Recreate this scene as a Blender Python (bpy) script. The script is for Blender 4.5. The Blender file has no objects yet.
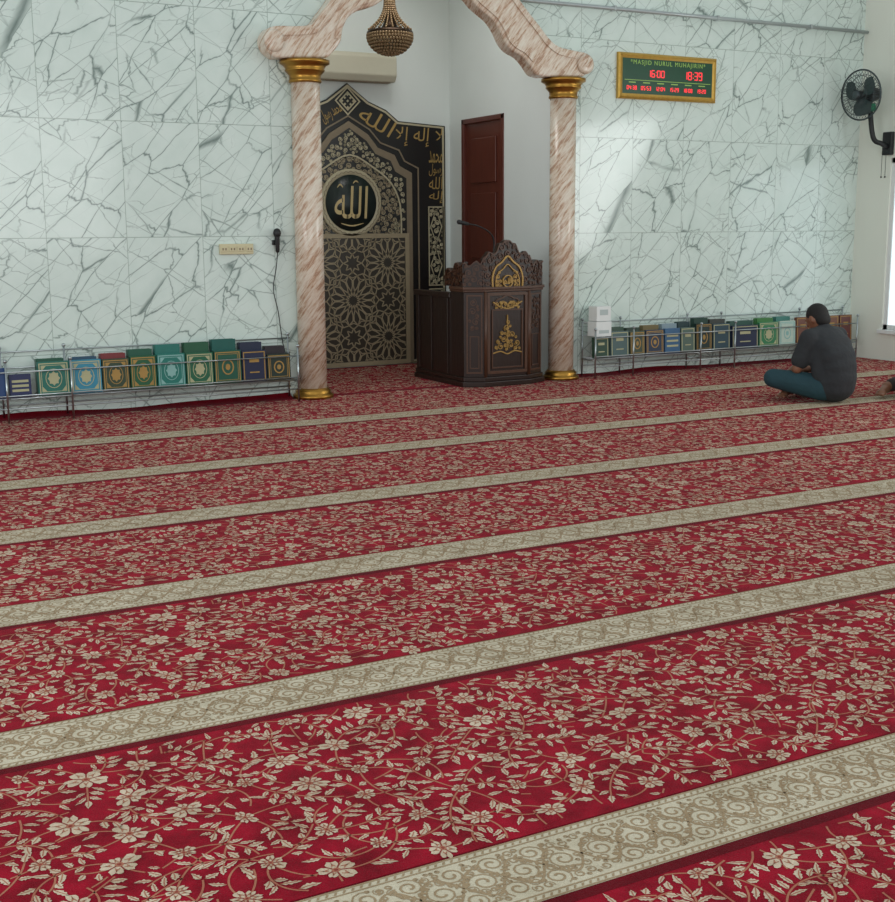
import bpy, math, random
from math import sin, cos, pi, radians, sqrt, atan2
from mathutils import Vector, Matrix
scn = bpy.context.scene
COL = scn.collection
try:
    scn.view_settings.view_transform = 'Standard'
    scn.view_settings.look = 'None'
except Exception: pass

# ------------------------------------------------------------------ camera
F, YAW, PIT, ROL, HC = 1224.0, radians(28.47), radians(10.295), radians(-0.393), 1.4
fw = Vector((sin(YAW)*cos(PIT), cos(YAW)*cos(PIT), -sin(PIT)))
rt0 = Vector((cos(YAW), -sin(YAW), 0)); up0 = rt0.cross(fw)
rt = rt0*cos(ROL) + up0*sin(ROL); up = up0*cos(ROL) - rt0*sin(ROL)
camd = bpy.data.cameras.new('camera'); cam = bpy.data.objects.new('camera', camd); COL.objects.link(cam)
camd.sensor_fit = 'HORIZONTAL'; camd.sensor_width = 36; camd.lens = 36*F/895; camd.clip_start = 0.05
M = Matrix((rt, up, -fw)).transposed().to_4x4(); M.translation = (0, 0, HC)
cam.matrix_world = M; scn.camera = cam
def at(px, py, X=None, Y=None, Z=None):
    """measured photo point -> room coordinates on a known wall / floor plane"""
    d = fw + rt*((px-447.5)/F) - up*((py-451)/F)
    if X is not None: t = X/d.x
    elif Y is not None: t = Y/d.y
    else: t = (Z-HC)/d.z
    return Vector((0, 0, HC)) + d*t

# ------------------------------------------------------------------ materials
def C(r, g, b):
    f = lambda c: (c/255/12.92) if c/255 <= .04045 else ((c/255+.055)/1.055)**2.4
    return (f(r), f(g), f(b), 1)
def mul(c, k): return (min(1, c[0]*k), min(1, c[1]*k), min(1, c[2]*k), 1)
class NT:
    def __init__(s, name):
        s.m = bpy.data.materials.new(name); s.m.use_nodes = True
        s.t = s.m.node_tree; s.n = s.t.nodes; s.b = s.n['Principled BSDF']
    def N(s, typ, **kw):
        n = s.n.new(typ)
        for k, v in kw.items(): setattr(n, k, v)
        return n
    def L(s, a, b): s.t.links.new(a, b)
    def math(s, op, a, b=None, c=None, clamp=False):
        n = s.N('ShaderNodeMath', operation=op, use_clamp=clamp)
        for i, q in enumerate((a, b, c)):
            if q is None: continue
            if isinstance(q, (int, float)): n.inputs[i].default_value = q
            else: s.L(q, n.inputs[i])
        return n.outputs[0]
    def mix(s, f, a, b):
        n = s.N('ShaderNodeMix', data_type='RGBA')
        if isinstance(f, (int, float)): n.inputs[0].default_value = f
        else: s.L(f, n.inputs[0])
        for q, i in ((a, 6), (b, 7)):
            if isinstance(q, tuple): n.inputs[i].default_value = q
            else: s.L(q, n.inputs[i])
        return n.outputs[2]
    def mapping(s, vec, scale=(1, 1, 1), rot=(0, 0, 0)):
        mp = s.N('ShaderNodeMapping'); mp.inputs['Scale'].default_value = scale; mp.inputs['Rotation'].default_value = rot
        s.L(vec, mp.inputs[0]); return mp.outputs[0]
    def coord(s, scale=(1, 1, 1), rot=(0, 0, 0)):
        tc = s.N('ShaderNodeTexCoord'); return s.mapping(tc.outputs['Object'], scale, rot)
    def noise(s, vec, scale, detail=3, rough=.5, dist=0):
        n = s.N('ShaderNodeTexNoise'); n.inputs['Scale'].default_value = scale
        n.inputs['Detail'].default_value = detail; n.inputs['Roughness'].default_value = rough
        n.inputs['Distortion'].default_value = dist
        s.L(vec, n.inputs['Vector']); return n
    def ramp(s, f, stops):
        n = s.N('ShaderNodeValToRGB'); e = n.color_ramp.elements
        while len(e) < len(stops): e.new(.5)
        for i, (p, c) in enumerate(stops): e[i].position = p; e[i].color = c
        s.L(f, n.inputs[0]); return n.outputs[0]
    def bump(s, h, dist, strength=1):
        n = s.N('ShaderNodeBump'); n.inputs['Distance'].default_value = dist; n.inputs['Strength'].default_value = strength
        s.L(h, n.inputs['Height']); s.L(n.outputs[0], s.b.inputs['Normal'])
    def set(s, rough=.5, metal=0, spec=None):
        s.b.inputs['Roughness'].default_value = rough; s.b.inputs['Metallic'].default_value = metal
        if spec is not None: s.b.inputs['Specular IOR Level'].default_value = spec
        return s.m
def mat(name, c, rough=.5, metal=0, var=.15, scale=20, bump=0, emit=0, spec=None, stretch=(1, 1, 1)):
    t = NT(name); v = t.coord(stretch); n = t.noise(v, scale)
    col = t.mix(n.outputs['Fac'], mul(c, 1-var), mul(c, 1+var)); t.L(col, t.b.inputs['Base Color'])
    if bump: t.bump(n.outputs['Fac'], bump)
    if emit:
        t.L(col, t.b.inputs['Emission Color']); t.b.inputs['Emission Strength'].default_value = emit
    return t.set(rough, metal, spec)

def wall_tile_mat():
    t = NT('pale_marble_tile'); tc = t.N('ShaderNodeTexCoord'); sp = t.N('ShaderNodeSeparateXYZ')
    t.L(tc.outputs['Object'], sp.inputs[0])
    tx = t.math('DIVIDE', sp.outputs[0], .6); tz = t.math('DIVIDE', t.math('ADD', sp.outputs[2], 1.26), .87)
    fx, fz = t.math('FLOOR', tx), t.math('FLOOR', tz)
    rx, rz = t.math('FRACT', tx), t.math('FRACT', tz)
    cb = t.N('ShaderNodeCombineXYZ'); t.L(fx, cb.inputs[0]); t.L(fz, cb.inputs[1])
    wn = t.N('ShaderNodeTexWhiteNoise', noise_dimensions='3D'); t.L(cb.outputs[0], wn.inputs['Vector'])
    vm = t.N('ShaderNodeVectorMath', operation='MULTIPLY_ADD'); t.L(wn.outputs['Color'], vm.inputs[0])
    vm.inputs[1].default_value = (9, 0, 9); t.L(tc.outputs['Object'], vm.inputs[2])
    def layer(rot, scale, stretch, dist, wid, thr):
        m2 = t.mapping(t.mapping(vm.outputs[0], rot=(0, rot, 0)), (stretch, 0.0, 1))
        n1 = t.noise(m2, 9, 3, .6)
        va = t.N('ShaderNodeVectorMath', operation='MULTIPLY_ADD'); t.L(n1.outputs['Color'], va.inputs[0])
        va.inputs[1].default_value = (dist, 0, dist); t.L(m2, va.inputs[2])
        vo = t.N('ShaderNodeTexVoronoi', feature='DISTANCE_TO_EDGE', voronoi_dimensions='3D'); vo.inputs['Scale'].default_value = scale
        t.L(va.outputs[0], vo.inputs['Vector'])
        v = t.math('SUBTRACT', 1, t.math('DIVIDE', vo.outputs['Distance'], wid, clamp=True), clamp=True)
        soft = t.math('SUBTRACT', 1, t.math('DIVIDE', vo.outputs['Distance'], wid*4, clamp=True), clamp=True)
        n2 = t.noise(m2, 3.4, 2); m1 = t.math('MULTIPLY', t.math('SUBTRACT', n2.outputs['Fac'], thr, clamp=True), 7, clamp=True)
        return t.math('MULTIPLY', v, m1), t.math('MULTIPLY', soft, m1)
    a1, s1 = layer(.85, 5.0, .30, .06, .019, .36)
    a2, s2 = layer(-.6, 5.0, .30, .06, .014, .40)
    a3, s3 = layer(.6, 9, .34, .05, .018, .42)
    vv = t.math('MAXIMUM', a1, t.math('MAXIMUM', t.math('MULTIPLY', a2, .85), t.math('MULTIPLY', a3, .65)))
    ss = t.math('MAXIMUM', s1, t.math('MULTIPLY', s2, .6))
    n4 = t.noise(vm.outputs[0], 5, 4, .6)
    base = t.mix(n4.outputs['Fac'], C(200, 217, 209), C(224, 236, 230))
    base = t.mix(t.math('MULTIPLY', ss, .16), base, C(150, 170, 164))
    col = t.mix(t.math('MULTIPLY', vv, .85), base, C(84, 104, 98))
    ex = t.math('LESS_THAN', t.math('ABSOLUTE', t.math('SUBTRACT', rx, .5)), .4962)
    ez = t.math('LESS_THAN', t.math('ABSOLUTE', t.math('SUBTRACT', rz, .5)), .4973)
    g = t.math('MULTIPLY', ex, ez)
    col = t.mix(g, C(164, 180, 172), col); t.L(col, t.b.inputs['Base Color'])
    t.bump(g, .001)
    return t.set(.12)
def swirl_mat(name='pink_beige_streaked_marble'):
    t = NT(name); tc = t.N('ShaderNodeTexCoord')
    v = t.mapping(t.mapping(tc.outputs['Object'], rot=(.55, .8, 0)), (1, 1, 7.5))
    n1 = t.noise(v, 4.4, 5, .6, .4); n2 = t.noise(v, 11, 4, .65, .4); n3 = t.noise(tc.outputs['Object'], 5, 3)
    f = t.math('ADD', t.math('MULTIPLY', n1.outputs['Fac'], .55), t.math('MULTIPLY', n2.outputs['Fac'], .45))
    f = t.math('ADD', f, t.math('MULTIPLY', t.math('SUBTRACT', n3.outputs['Fac'], .5), .12))
    col = t.ramp(f, [(.38, C(226, 217, 202)), (.48, C(216, 200, 182)), (.55, C(196, 168, 144)), (.60, C(164, 126, 102)), (.66, C(208, 188, 170))])
    t.L(col, t.b.inputs['Base Color']); return t.set(.25)
def carpet_mat(name, c1, c2, bump=.004, scale=9):
    t = NT(name); v = t.coord(); n = t.noise(v, scale, 3, .6); f = t.noise(v, 260, 3, .7)
    k = t.math('ADD', t.math('MULTIPLY', n.outputs['Fac'], .62), t.math('MULTIPLY', f.outputs['Fac'], .38))
    col = t.ramp(k, [(.34, c1), (.66, c2)]); t.L(col, t.b.inputs['Base Color'])
    t.bump(f.outputs['Fac'], bump, .8)
    t.b.inputs['Sheen Weight'].default_value = .08; t.b.inputs['Sheen Roughness'].default_value = .4
    t.b.inputs['Sheen Tint'].default_value = (1, .62, .66, 1)
    return t.set(1.0, spec=.03)

m_wall = wall_tile_mat(); m_swirl = swirl_mat()
m_white = mat('white_painted_plaster', C(222, 228, 225), .6, var=.03, scale=3)
m_cream = mat('cream_painted_plaster', C(230, 234, 222), .6, var=.03, scale=3)
m_floor = mat('pale_floor_tile', C(190, 190, 182), .3)
m_red = carpet_mat('red_carpet_pile', C(100, 3, 18), C(168, 13, 42))
m_dred = carpet_mat('dark_red_carpet_pile', C(80, 3, 13), C(110, 7, 24))
m_ccream = carpet_mat('cream_carpet_pile', C(176, 158, 132), C(222, 206, 182))
m_ctan = carpet_mat('tan_carpet_pile', C(156, 96, 76), C(184, 126, 100))
m_cbrown = carpet_mat('brown_carpet_pile', C(122, 48, 44), C(150, 76, 64))
m_cband = carpet_mat('pale_band_carpet_pile', C(186, 177, 152), C(214, 207, 184))
m_cbtan = carpet_mat('band_scroll_carpet_pile', C(146, 126, 96), C(172, 152, 122))
m_gold = mat('antique_gold', C(170, 128, 60), .36, 1, .15)
m_goldp = mat('gold_paint', C(164, 130, 70), .45, .3, .2)
m_goldc = mat('dull_gold_lettering', C(176, 146, 86), .45, .2, .15)
m_black = mat('black_lacquer', C(22, 21, 20), .3, 0, .1)
m_medal = mat('dark_green_grey_lacquer', C(26, 38, 36), .3, 0, .1)
m_blackm = mat('matte_black_plastic', C(22, 24, 26), .5, 0, .1)
m_taupe = mat('taupe_carved_stone', C(132, 118, 96), .5, 0, .12)
m_latt = mat('light_taupe_lattice', C(160, 146, 118), .5, 0, .12)
m_ivory = mat('ivory_inlay', C(186, 176, 146), .45, 0, .08)
m_dkgreen = mat('dark_brown_ground', C(58, 52, 43), .4, 0, .12)
m_steel = mat('brushed_steel', C(170, 178, 180), .28, 1, .08)
m_dsteel = mat('dark_grey_wire', C(70, 80, 82), .35, .6, .08)
m_pipe = mat('pale_grey_metal_pipe', C(172, 180, 180), .35, .4, .08)
m_wood = mat('dark_carved_wood', C(40, 25, 19), .36, 0, .35, 8, .002, stretch=(6, 6, 1))
m_woodl = mat('brown_carved_wood', C(78, 50, 34), .42, 0, .3, 30)
m_door = mat('reddish_brown_door_wood', C(90, 40, 28), .4, 0, .25, 6, stretch=(5, 5, .6))
m_ac = mat('ivory_plastic', C(196, 192, 172), .4, 0, .03)
m_page = mat('book_pages', C(214, 206, 184), .8, 0, .08, 80, stretch=(1, 1, 20))
m_green = mat('green_clock_face', C(16, 66, 44), .3, 0, .15, emit=.1)
m_led = mat('red_led', C(240, 56, 66), .4, 0, .02, emit=.8)
m_ledg = mat('yellow_green_letters', C(140, 176, 86), .4, 0, .05, emit=.2)
m_skin = mat('brown_skin', C(126, 84, 62), .5, 0, .08, 12)
m_hair = mat('short_black_hair', C(20, 17, 16), .75, 0, .3, 90, .004)
m_shirt = mat('charcoal_cotton', C(42, 45, 48), .9, 0, .15, 9, .02)
m_jeans = mat('dark_teal_denim', C(30, 62, 70), .85, 0, .2, 12, .015)
m_dpants = mat('dark_brown_cotton', C(52, 42, 40), .85, 0, .15, 12, .012)
m_crys = mat('bronze_amber_crystal', C(142, 116, 84), .12, .3, .35, 60)
m_bronze = mat('dark_bronze', C(64, 48, 36), .35, .8, .15)
m_fanblade = mat('dark_green_grey_plastic', C(52, 72, 70), .35, 0, .05)
m_fangreen = mat('green_plastic', C(20, 120, 86), .4, 0, .05)
m_socket = mat('yellowed_plastic', C(204, 196, 160), .4, 0, .03)
m_glass = mat('window_daylight_glass', C(226, 240, 246), .1, 0, .02, emit=1.0)
m_paper = mat('white_card', C(226, 230, 228), .6, 0, .03)
m_plabel = mat('pale_grey_print', C(180, 192, 190), .6, 0, .03)

# ------------------------------------------------------------------ mesh helpers
ORG = {}
def cr(pts, n=6, closed=False):
    out = []; N = len(pts); P = [tuple(p) for p in pts]
    rng = range(N) if closed else range(N-1)
    for i in rng:
        g = (lambda j: P[j % N]) if closed else (lambda j: P[max(0, min(N-1, j))])
        a, b, c, d = g(i-1), g(i), g(i+1), g(i+2)
        for k in range(n):
            t = k/n
            out.append(tuple(.5*((2*b[q])+(-a[q]+c[q])*t+(2*a[q]-5*b[q]+4*c[q]-d[q])*t*t+(-a[q]+3*b[q]-3*c[q]+d[q])*t**3) for q in range(len(b))))
    if not closed: out.append(P[-1])
    return out
class Fr:
    def __init__(s, o, u, v, n): s.o, s.u, s.v, s.n = Vector(o), Vector(u).normalized(), Vector(v).normalized(), Vector(n).normalized()
    def __call__(s, a, b, d=0): return s.o + s.u*a + s.v*b + s.n*d
class MB:
    def __init__(s): s.v, s.f, s.m, s.s = [], [], [], []
    def add(s, vs, fs, mi=0, sm=False):
        k = len(s.v); s.v += [tuple(p) for p in vs]
        for f in fs: s.f.append([i+k for i in f]); s.m.append(mi); s.s.append(sm)
    def box(s, x0, x1, y0, y1, z0, z1, mi=0):
        s.add([(x0,y0,z0),(x1,y0,z0),(x1,y1,z0),(x0,y1,z0),(x0,y0,z1),(x1,y0,z1),(x1,y1,z1),(x0,y1,z1)],
              [(0,3,2,1),(4,5,6,7),(0,1,5,4),(1,2,6,5),(2,3,7,6),(3,0,4,7)], mi); return s
    def tube(s, pts, r, n=8, mi=0):
        pts = [Vector(p) for p in pts]; K = len(pts); R = r if isinstance(r, (list, tuple)) else [r]*K
        vs = []; ref = None
        for i, p in enumerate(pts):
            d = (pts[min(i+1, K-1)]-pts[max(i-1, 0)])
            d = d.normalized() if d.length > 1e-9 else Vector((0, 0, 1))
            if ref is None: ref = Vector((0, 0, 1)) if abs(d.z) < .9 else Vector((1, 0, 0))
            a = d.cross(ref).normalized(); b = a.cross(d).normalized(); ref = b
            for k in range(n):
                t = 2*pi*k/n; vs.append(p + (a*cos(t)+b*sin(t))*R[i])
        fs = [(i*n+k, i*n+(k+1) % n, (i+1)*n+(k+1) % n, (i+1)*n+k) for i in range(K-1) for k in range(n)]
        k0 = len(s.v); s.add(vs, fs, mi, True)
        s.f.append([k0+i for i in range(n)][::-1]); s.m.append(mi); s.s.append(False)
        s.f.append([k0+(K-1)*n+i for i in range(n)]); s.m.append(mi); s.s.append(False); return s
    def lathe(s, prof, c, n=24, mi=0, ax=None, sm=True):
        c = Vector(c); ax = Vector(ax).normalized() if ax else Vector((0, 0, 1))
        ref = Vector((1, 0, 0)) if abs(ax.x) < .9 else Vector((0, 1, 0)); a = (ref-ax*ref.dot(ax)).normalized(); b = ax.cross(a)
        vs = []
        for r, z in prof:
            for k in range(n): t = 2*pi*k/n; vs.append(c+ax*z+(a*cos(t)+b*sin(t))*max(r, 1e-4))
        K = len(prof)
        fs = [(i*n+k, i*n+(k+1) % n, (i+1)*n+(k+1) % n, (i+1)*n+k) for i in range(K-1) for k in range(n)]
        k0 = len(s.v); s.add(vs, fs, mi, sm)
        s.f.append([k0+i for i in range(n)][::-1]); s.m.append(mi); s.s.append(False)
        s.f.append([k0+(K-1)*n+i for i in range(n)]); s.m.append(mi); s.s.append(False); return s
    def ball(s, c, r, n=10, mi=0, R=None):
        c = Vector(c); r = Vector((r, r, r)) if isinstance(r, (int, float)) else Vector(r); vs = []; h = n//2
        for i in range(h+1):
            ph = pi*i/h
            for k in range(n):
                t = 2*pi*k/n; q = Vector((sin(ph)*cos(t)*r.x, sin(ph)*sin(t)*r.y, cos(ph)*r.z))
                if R: q = R @ q
                vs.append(c+q)
        s.add(vs, [(i*n+k, (i+1)*n+k, (i+1)*n+(k+1) % n, i*n+(k+1) % n) for i in range(h) for k in range(n)], mi, True); return s
    def prism(s, poly, fr, d0, d1, mi=0):
        n = len(poly); vs = [fr(a, b, d0) for a, b in poly]+[fr(a, b, d1) for a, b in poly]
        s.add(vs, [tuple(range(n))[::-1], tuple(range(n, 2*n))]+[(i, (i+1) % n, n+(i+1) % n, n+i) for i in range(n)], mi); return s
    def ribbon(s, pts, w, fr, d0, d1=None, mi=0, closed=False):
        K = len(pts)
        if K < 2: return s
        W_ = w if isinstance(w, (list, tuple)) else [w]*K; L_, R_ = [], []
        for i in range(K):
            if closed: a, b = pts[(i-1) % K], pts[(i+1) % K]
            else: a, b = pts[max(0, i-1)], pts[min(K-1, i+1)]
            c_ = pts[i]; k_ = 1
            if (closed or 0 < i < K-1):
                ux, uy = c_[0]-a[0], c_[1]-a[1]; vx, vy = b[0]-c_[0], b[1]-c_[1]
                lu, lv = sqrt(ux*ux+uy*uy) or 1, sqrt(vx*vx+vy*vy) or 1
                dx, dy = ux/lu+vx/lv, uy/lu+vy/lv
                l = sqrt(dx*dx+dy*dy)
                if l < .3: dx, dy = vx/lv, vy/lv; l = 1
                k_ = min(1.6, 2/l) if l > .3 else 1
            else: dx, dy = b[0]-a[0], b[1]-a[1]; l = sqrt(dx*dx+dy*dy) or 1
            nx, ny = -dy/l*W_[i]/2*k_, dx/l*W_[i]/2*k_
            L_.append((pts[i][0]+nx, pts[i][1]+ny)); R_.append((pts[i][0]-nx, pts[i][1]-ny))
        top = d0 if d1 is None else d1
        vs = [fr(a, b, top) for a, b in L_]+[fr(a, b, top) for a, b in R_]
        fs = []
        rg = range(K) if closed else range(K-1)
        for i in rg: j = (i+1) % K; fs.append((i, K+i, K+j, j))
        if d1 is not None:
            vs += [fr(a, b, d0) for a, b in L_]+[fr(a, b, d0) for a, b in R_]
            for i in rg: j = (i+1) % K; fs += [(i, j, 2*K+j, 2*K+i), (K+j, K+i, 3*K+i, 3*K+j)]
        s.add(vs, fs, mi); return s
    def build(s, name, mats, parent=None, bevel=0, local=False):
        o_ = Vector((0, 0, 0)) if (parent is None or local) else ORG.get(parent.name, Vector((0, 0, 0)))
        me = bpy.data.meshes.new(name); me.from_pydata([tuple(Vector(p)-o_) for p in s.v], [], s.f)
        if not isinstance(mats, (list, tuple)): mats = [mats]
        for m in mats: me.materials.append(m)
        me.polygons.foreach_set('material_index', s.m); me.polygons.foreach_set('use_smooth', s.s); me.update()
        o = bpy.data.objects.new(name, me); COL.objects.link(o)
        if parent: o.parent = parent
        ORG[o.name] = o_
        if bevel:
            b = o.modifiers.new('bevel', 'BEVEL'); b.width = bevel; b.segments = 3; b.limit_method = 'ANGLE'
        return o
def tag(o, label=None, cat=None, group=None, kind=None):
    if label: o['label'] = label
    if cat: o['category'] = cat
    if group: o['group'] = group
    if kind: o['kind'] = kind
    return o
def empty(name, loc, label, cat, group=None, rz=0):
    o = bpy.data.objects.new(name, None); COL.objects.link(o); o.location = loc; o.rotation_euler = (0, 0, rz); o.empty_display_size = .1
    ORG[o.name] = Vector(loc); return tag(o, label, cat, group)
def text_mesh(s, size, space=1.0, offset=0.0, extrude=.001, shear=0.0):
    cu = bpy.data.curves.new('t', 'FONT'); cu.body = s; cu.size = size; cu.align_x = 'CENTER'; cu.align_y = 'CENTER'; cu.extrude = extrude; cu.space_character = space; cu.offset = offset; cu.shear = shear
    t = bpy.data.objects.new('t', cu); COL.objects.link(t)
    dg = bpy.context.evaluated_depsgraph_get(); me = bpy.data.meshes.new_from_object(t.evaluated_get(dg))
    bpy.data.objects.remove(t); return me
def text(name, s, size, fr, d, m, parent, wide=1.0, space=1.0, offset=0.0):
    me = text_mesh(s, size, space, offset); o_ = ORG[parent.name]
    xs = [v.co.x for v in me.vertices] or [0]; ys = [v.co.y for v in me.vertices] or [0]; cx, cy = (min(xs)+max(xs))/2, (min(ys)+max(ys))/2
    for v in me.vertices: v.co = fr((v.co.x-cx)*wide, v.co.y-cy, d+v.co.z) - o_
    me.materials.clear(); me.materials.append(m)
    o = bpy.data.objects.new(name, me); COL.objects.link(o); o.parent = parent; return o
def inpoly(p, poly):
    x, y = p; c = False; n = len(poly)
    for i in range(n):
        x1, y1 = poly[i]; x2, y2 = poly[i-1]
        if (y1 > y) != (y2 > y) and x < (x2-x1)*(y-y1)/(y2-y1)+x1: c = not c
    return c
def scrolls(mb, fr, poly, size, w, d0, d1, seed=1, tries=400, mi=0, avoid=(), dot=True):
    rnd = random.Random(seed); occ = list(avoid)
    xs = [p[0] for p in poly]; ys = [p[1] for p in poly]
    for t in range(tries):
        sz = size*(1 if t < tries*.4 else (.65 if t < tries*.7 else .42))
        x, y = rnd.uniform(min(xs), max(xs)), rnd.uniform(min(ys), max(ys))
        if any((x-a)**2+(y-b)**2 < (sz+r)**2*.86 for a, b, r in occ): continue
        if not all(inpoly((x+sz*cos(a), y+sz*sin(a)), poly) for a in [k*pi/4 for k in range(8)]): continue
        occ.append((x, y, sz)); a0 = rnd.uniform(0, 2*pi); sg = rnd.choice((-1, 1)); n = 13
        pts = [(x+sz*(1-.75*i/n)*cos(a0+sg*i/n*8.5), y+sz*(1-.75*i/n)*sin(a0+sg*i/n*8.5)) for i in range(n)]
        mb.ribbon(pts, [w*(.5+.9*i/n) for i in range(n)], fr, d0, d1, mi)
        if dot:
            if d1 is None: mb.add([fr(x+w*.9*cos(k), y+w*.9*sin(k), d0) for k in range(6)], [tuple(range(6))], mi)
            else: mb.prism([(x+w*.9*cos(k), y+w*.9*sin(k)) for k in range(6)], fr, d0, d1, mi)
def rect(x0, x1, z0, z1): return [(x0,z0),(x1,z0),(x1,z1),(x0,z1)]

W = 9.576                       # marble wall plane
YC = 9.50                       # column axis
CLx = at(309, 230, Y=YC).x; CRx = at(562, 230, Y=YC).x; XC = (CLx+CRx)/2
XL = CLx+.02; XR = at(551, 230, Y=W).x
YB = at(450, 200, X=XR).y
XW = at(856, 200, Y=W).x        # right wall plane
XM = -3.2; ZT = 4.3

# ------------------------------------------------------------------ arch outline (wall plane)
YA = W-.2
def ap(px, py): p = at(px, py, Y=YA); return (p.x, p.z)
outer_px = [(277,57),(269,50),(265,40),(268,30),(277,25),(300,25),(314,23),(323,12),(334,-3),(345,-22),(368,-40),(398,-54),(430,-62),(462,-56),(492,-42),(510,-22),(521,-3),(532,12),(543,26),(552,38),(562,46),(578,50),(590,53),(596,61),(593,70),(586,76)]
inner_px = [(546,76),(538,73),(532,64),(525,56),(515,50),(508,42),(503,31),(496,20),(487,12),(479,5),(470,-5),(452,-12),(440,-22),(430,-28),(419,-22),(404,-14),(388,-3),(376,5),(362,9),(351,16),(345,28),(343,40),(337,49),(330,57)]
outer = [ap(*p) for p in outer_px]; inner = [ap(*p) for p in inner_px]
zs = .5*(ap(301,57)[1]+ap(565,76)[1])

# ------------------------------------------------------------------ the room
zo = zs+.03
wb = MB()
wb.add([(XM,W,0),(XL,W,0),(XL,W,zo),(XM,W,zo)], [(0,1,2,3)])
wb.add([(XR,W,0),(XW,W,0),(XW,W,zo),(XR,W,zo)], [(0,1,2,3)])
mid = [(x, max(z, zo+.005)) for x, z in inner[::-1][2:-2]]
mid = [(x, z+.03) for x, z in mid]
top = [(XM,W,zo),(XL,W,zo)]+[(max(XL,min(XR,x)),W,z) for x, z in mid]+[(XR,W,zo),(XW,W,zo),(XW,W,ZT),(XM,W,ZT)]
wb.add(top, [tuple(range(len(top)))])
tag(wb.build('wall_front', m_wall), kind='structure')
b = MB(); b.add([(XM,-1,0),(XW,-1,0),(XW,W,0),(XM,W,0)], [(0,1,2,3)]); b.add([(XL,W,0),(XR,W,0),(XR,YB,0),(XL,YB,0)], [(0,1,2,3)])
tag(b.build('floor', m_floor), kind='structure')
DY0, DY1, DZ = at(504,150,X=XR).y, at(462,150,X=XR).y, at(504,113,X=XR).z
tag(MB().box(XL-.1,XR+.1,YB,YB+.1,0,ZT).build('wall_niche_back', m_white), kind='structure')
tag(MB().box(XL-.1,XL,W+.001,YB,0,ZT).build('wall_niche_left', m_white), kind='structure')
b = MB(); b.box(XR,XR+.1,W+.001,DY0,0,ZT); b.box(XR,XR+.1,DY1,YB,0,ZT); b.box(XR,XR+.1,DY0,DY1,DZ,ZT)
tag(b.build('wall_niche_right', m_white), kind='structure')
tag(MB().box(XL-.1,XR+.1,W+.001,YB,ZT,ZT+.1).build('ceiling', m_white), kind='structure')
d = tag(MB().box(XR+.02,XR+.06,DY0+.05,DY1-.05,0.02,DZ-.05).build('door_1', m_door), kind='structure')
b = MB(); b.box(XR-.01,XR+.08,DY0,DY0+.05,0.02,DZ); b.box(XR-.01,XR+.08,DY1-.05,DY1,0.02,DZ); b.box(XR-.01,XR+.08,DY0,DY1,DZ-.05,DZ)
b.build('door_frame', m_door, d, .006)
for z0, z1 in ((.2, .95), (1.1, 1.75), (1.85, DZ-.2)):
    MB().box(XR+.005,XR+.021,DY0+.17,DY1-.17,z0,z1).build('door_panel', m_door, d, .008)
WY1 = at(886,250,X=XW).y; WY0 = WY1-1.5; WZ0 = at(889,330,X=XW).z; WZ1 = at(889,158,X=XW).z
b = MB(); b.box(XW,XW+.12,WY1,W,0,ZT); b.box(XW,XW+.12,-1,WY0,0,ZT); b.box(XW,XW+.12,WY0,WY1,0,WZ0); b.box(XW,XW+.12,WY0,WY1,WZ1,ZT)
tag(b.build('wall_right', m_cream), kind='structure')
w = MB(); w.box(XW+.02,XW+.06,WY0,WY0+.05,WZ0,WZ1); w.box(XW+.02,XW+.06,WY1-.05,WY1,WZ0,WZ1); w.box(XW+.02,XW+.06,WY0,WY1,WZ0,WZ0+.05); w.box(XW+.02,XW+.06,WY0,WY1,WZ1-.05,WZ1); w.box(XW+.02,XW+.06,WY0+.72,WY0+.77,WZ0,WZ1)
w = tag(w.build('window_1', m_paper), kind='structure')
MB().box(XW+.035,XW+.04,WY0,WY1,WZ0,WZ1).build('window_pane', m_glass, w)
MB().box(XW-.04,XW+.02,WY0-.05,WY1+.03,WZ0-.04,WZ0).build('window_sill', m_paper, w, .004)

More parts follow.
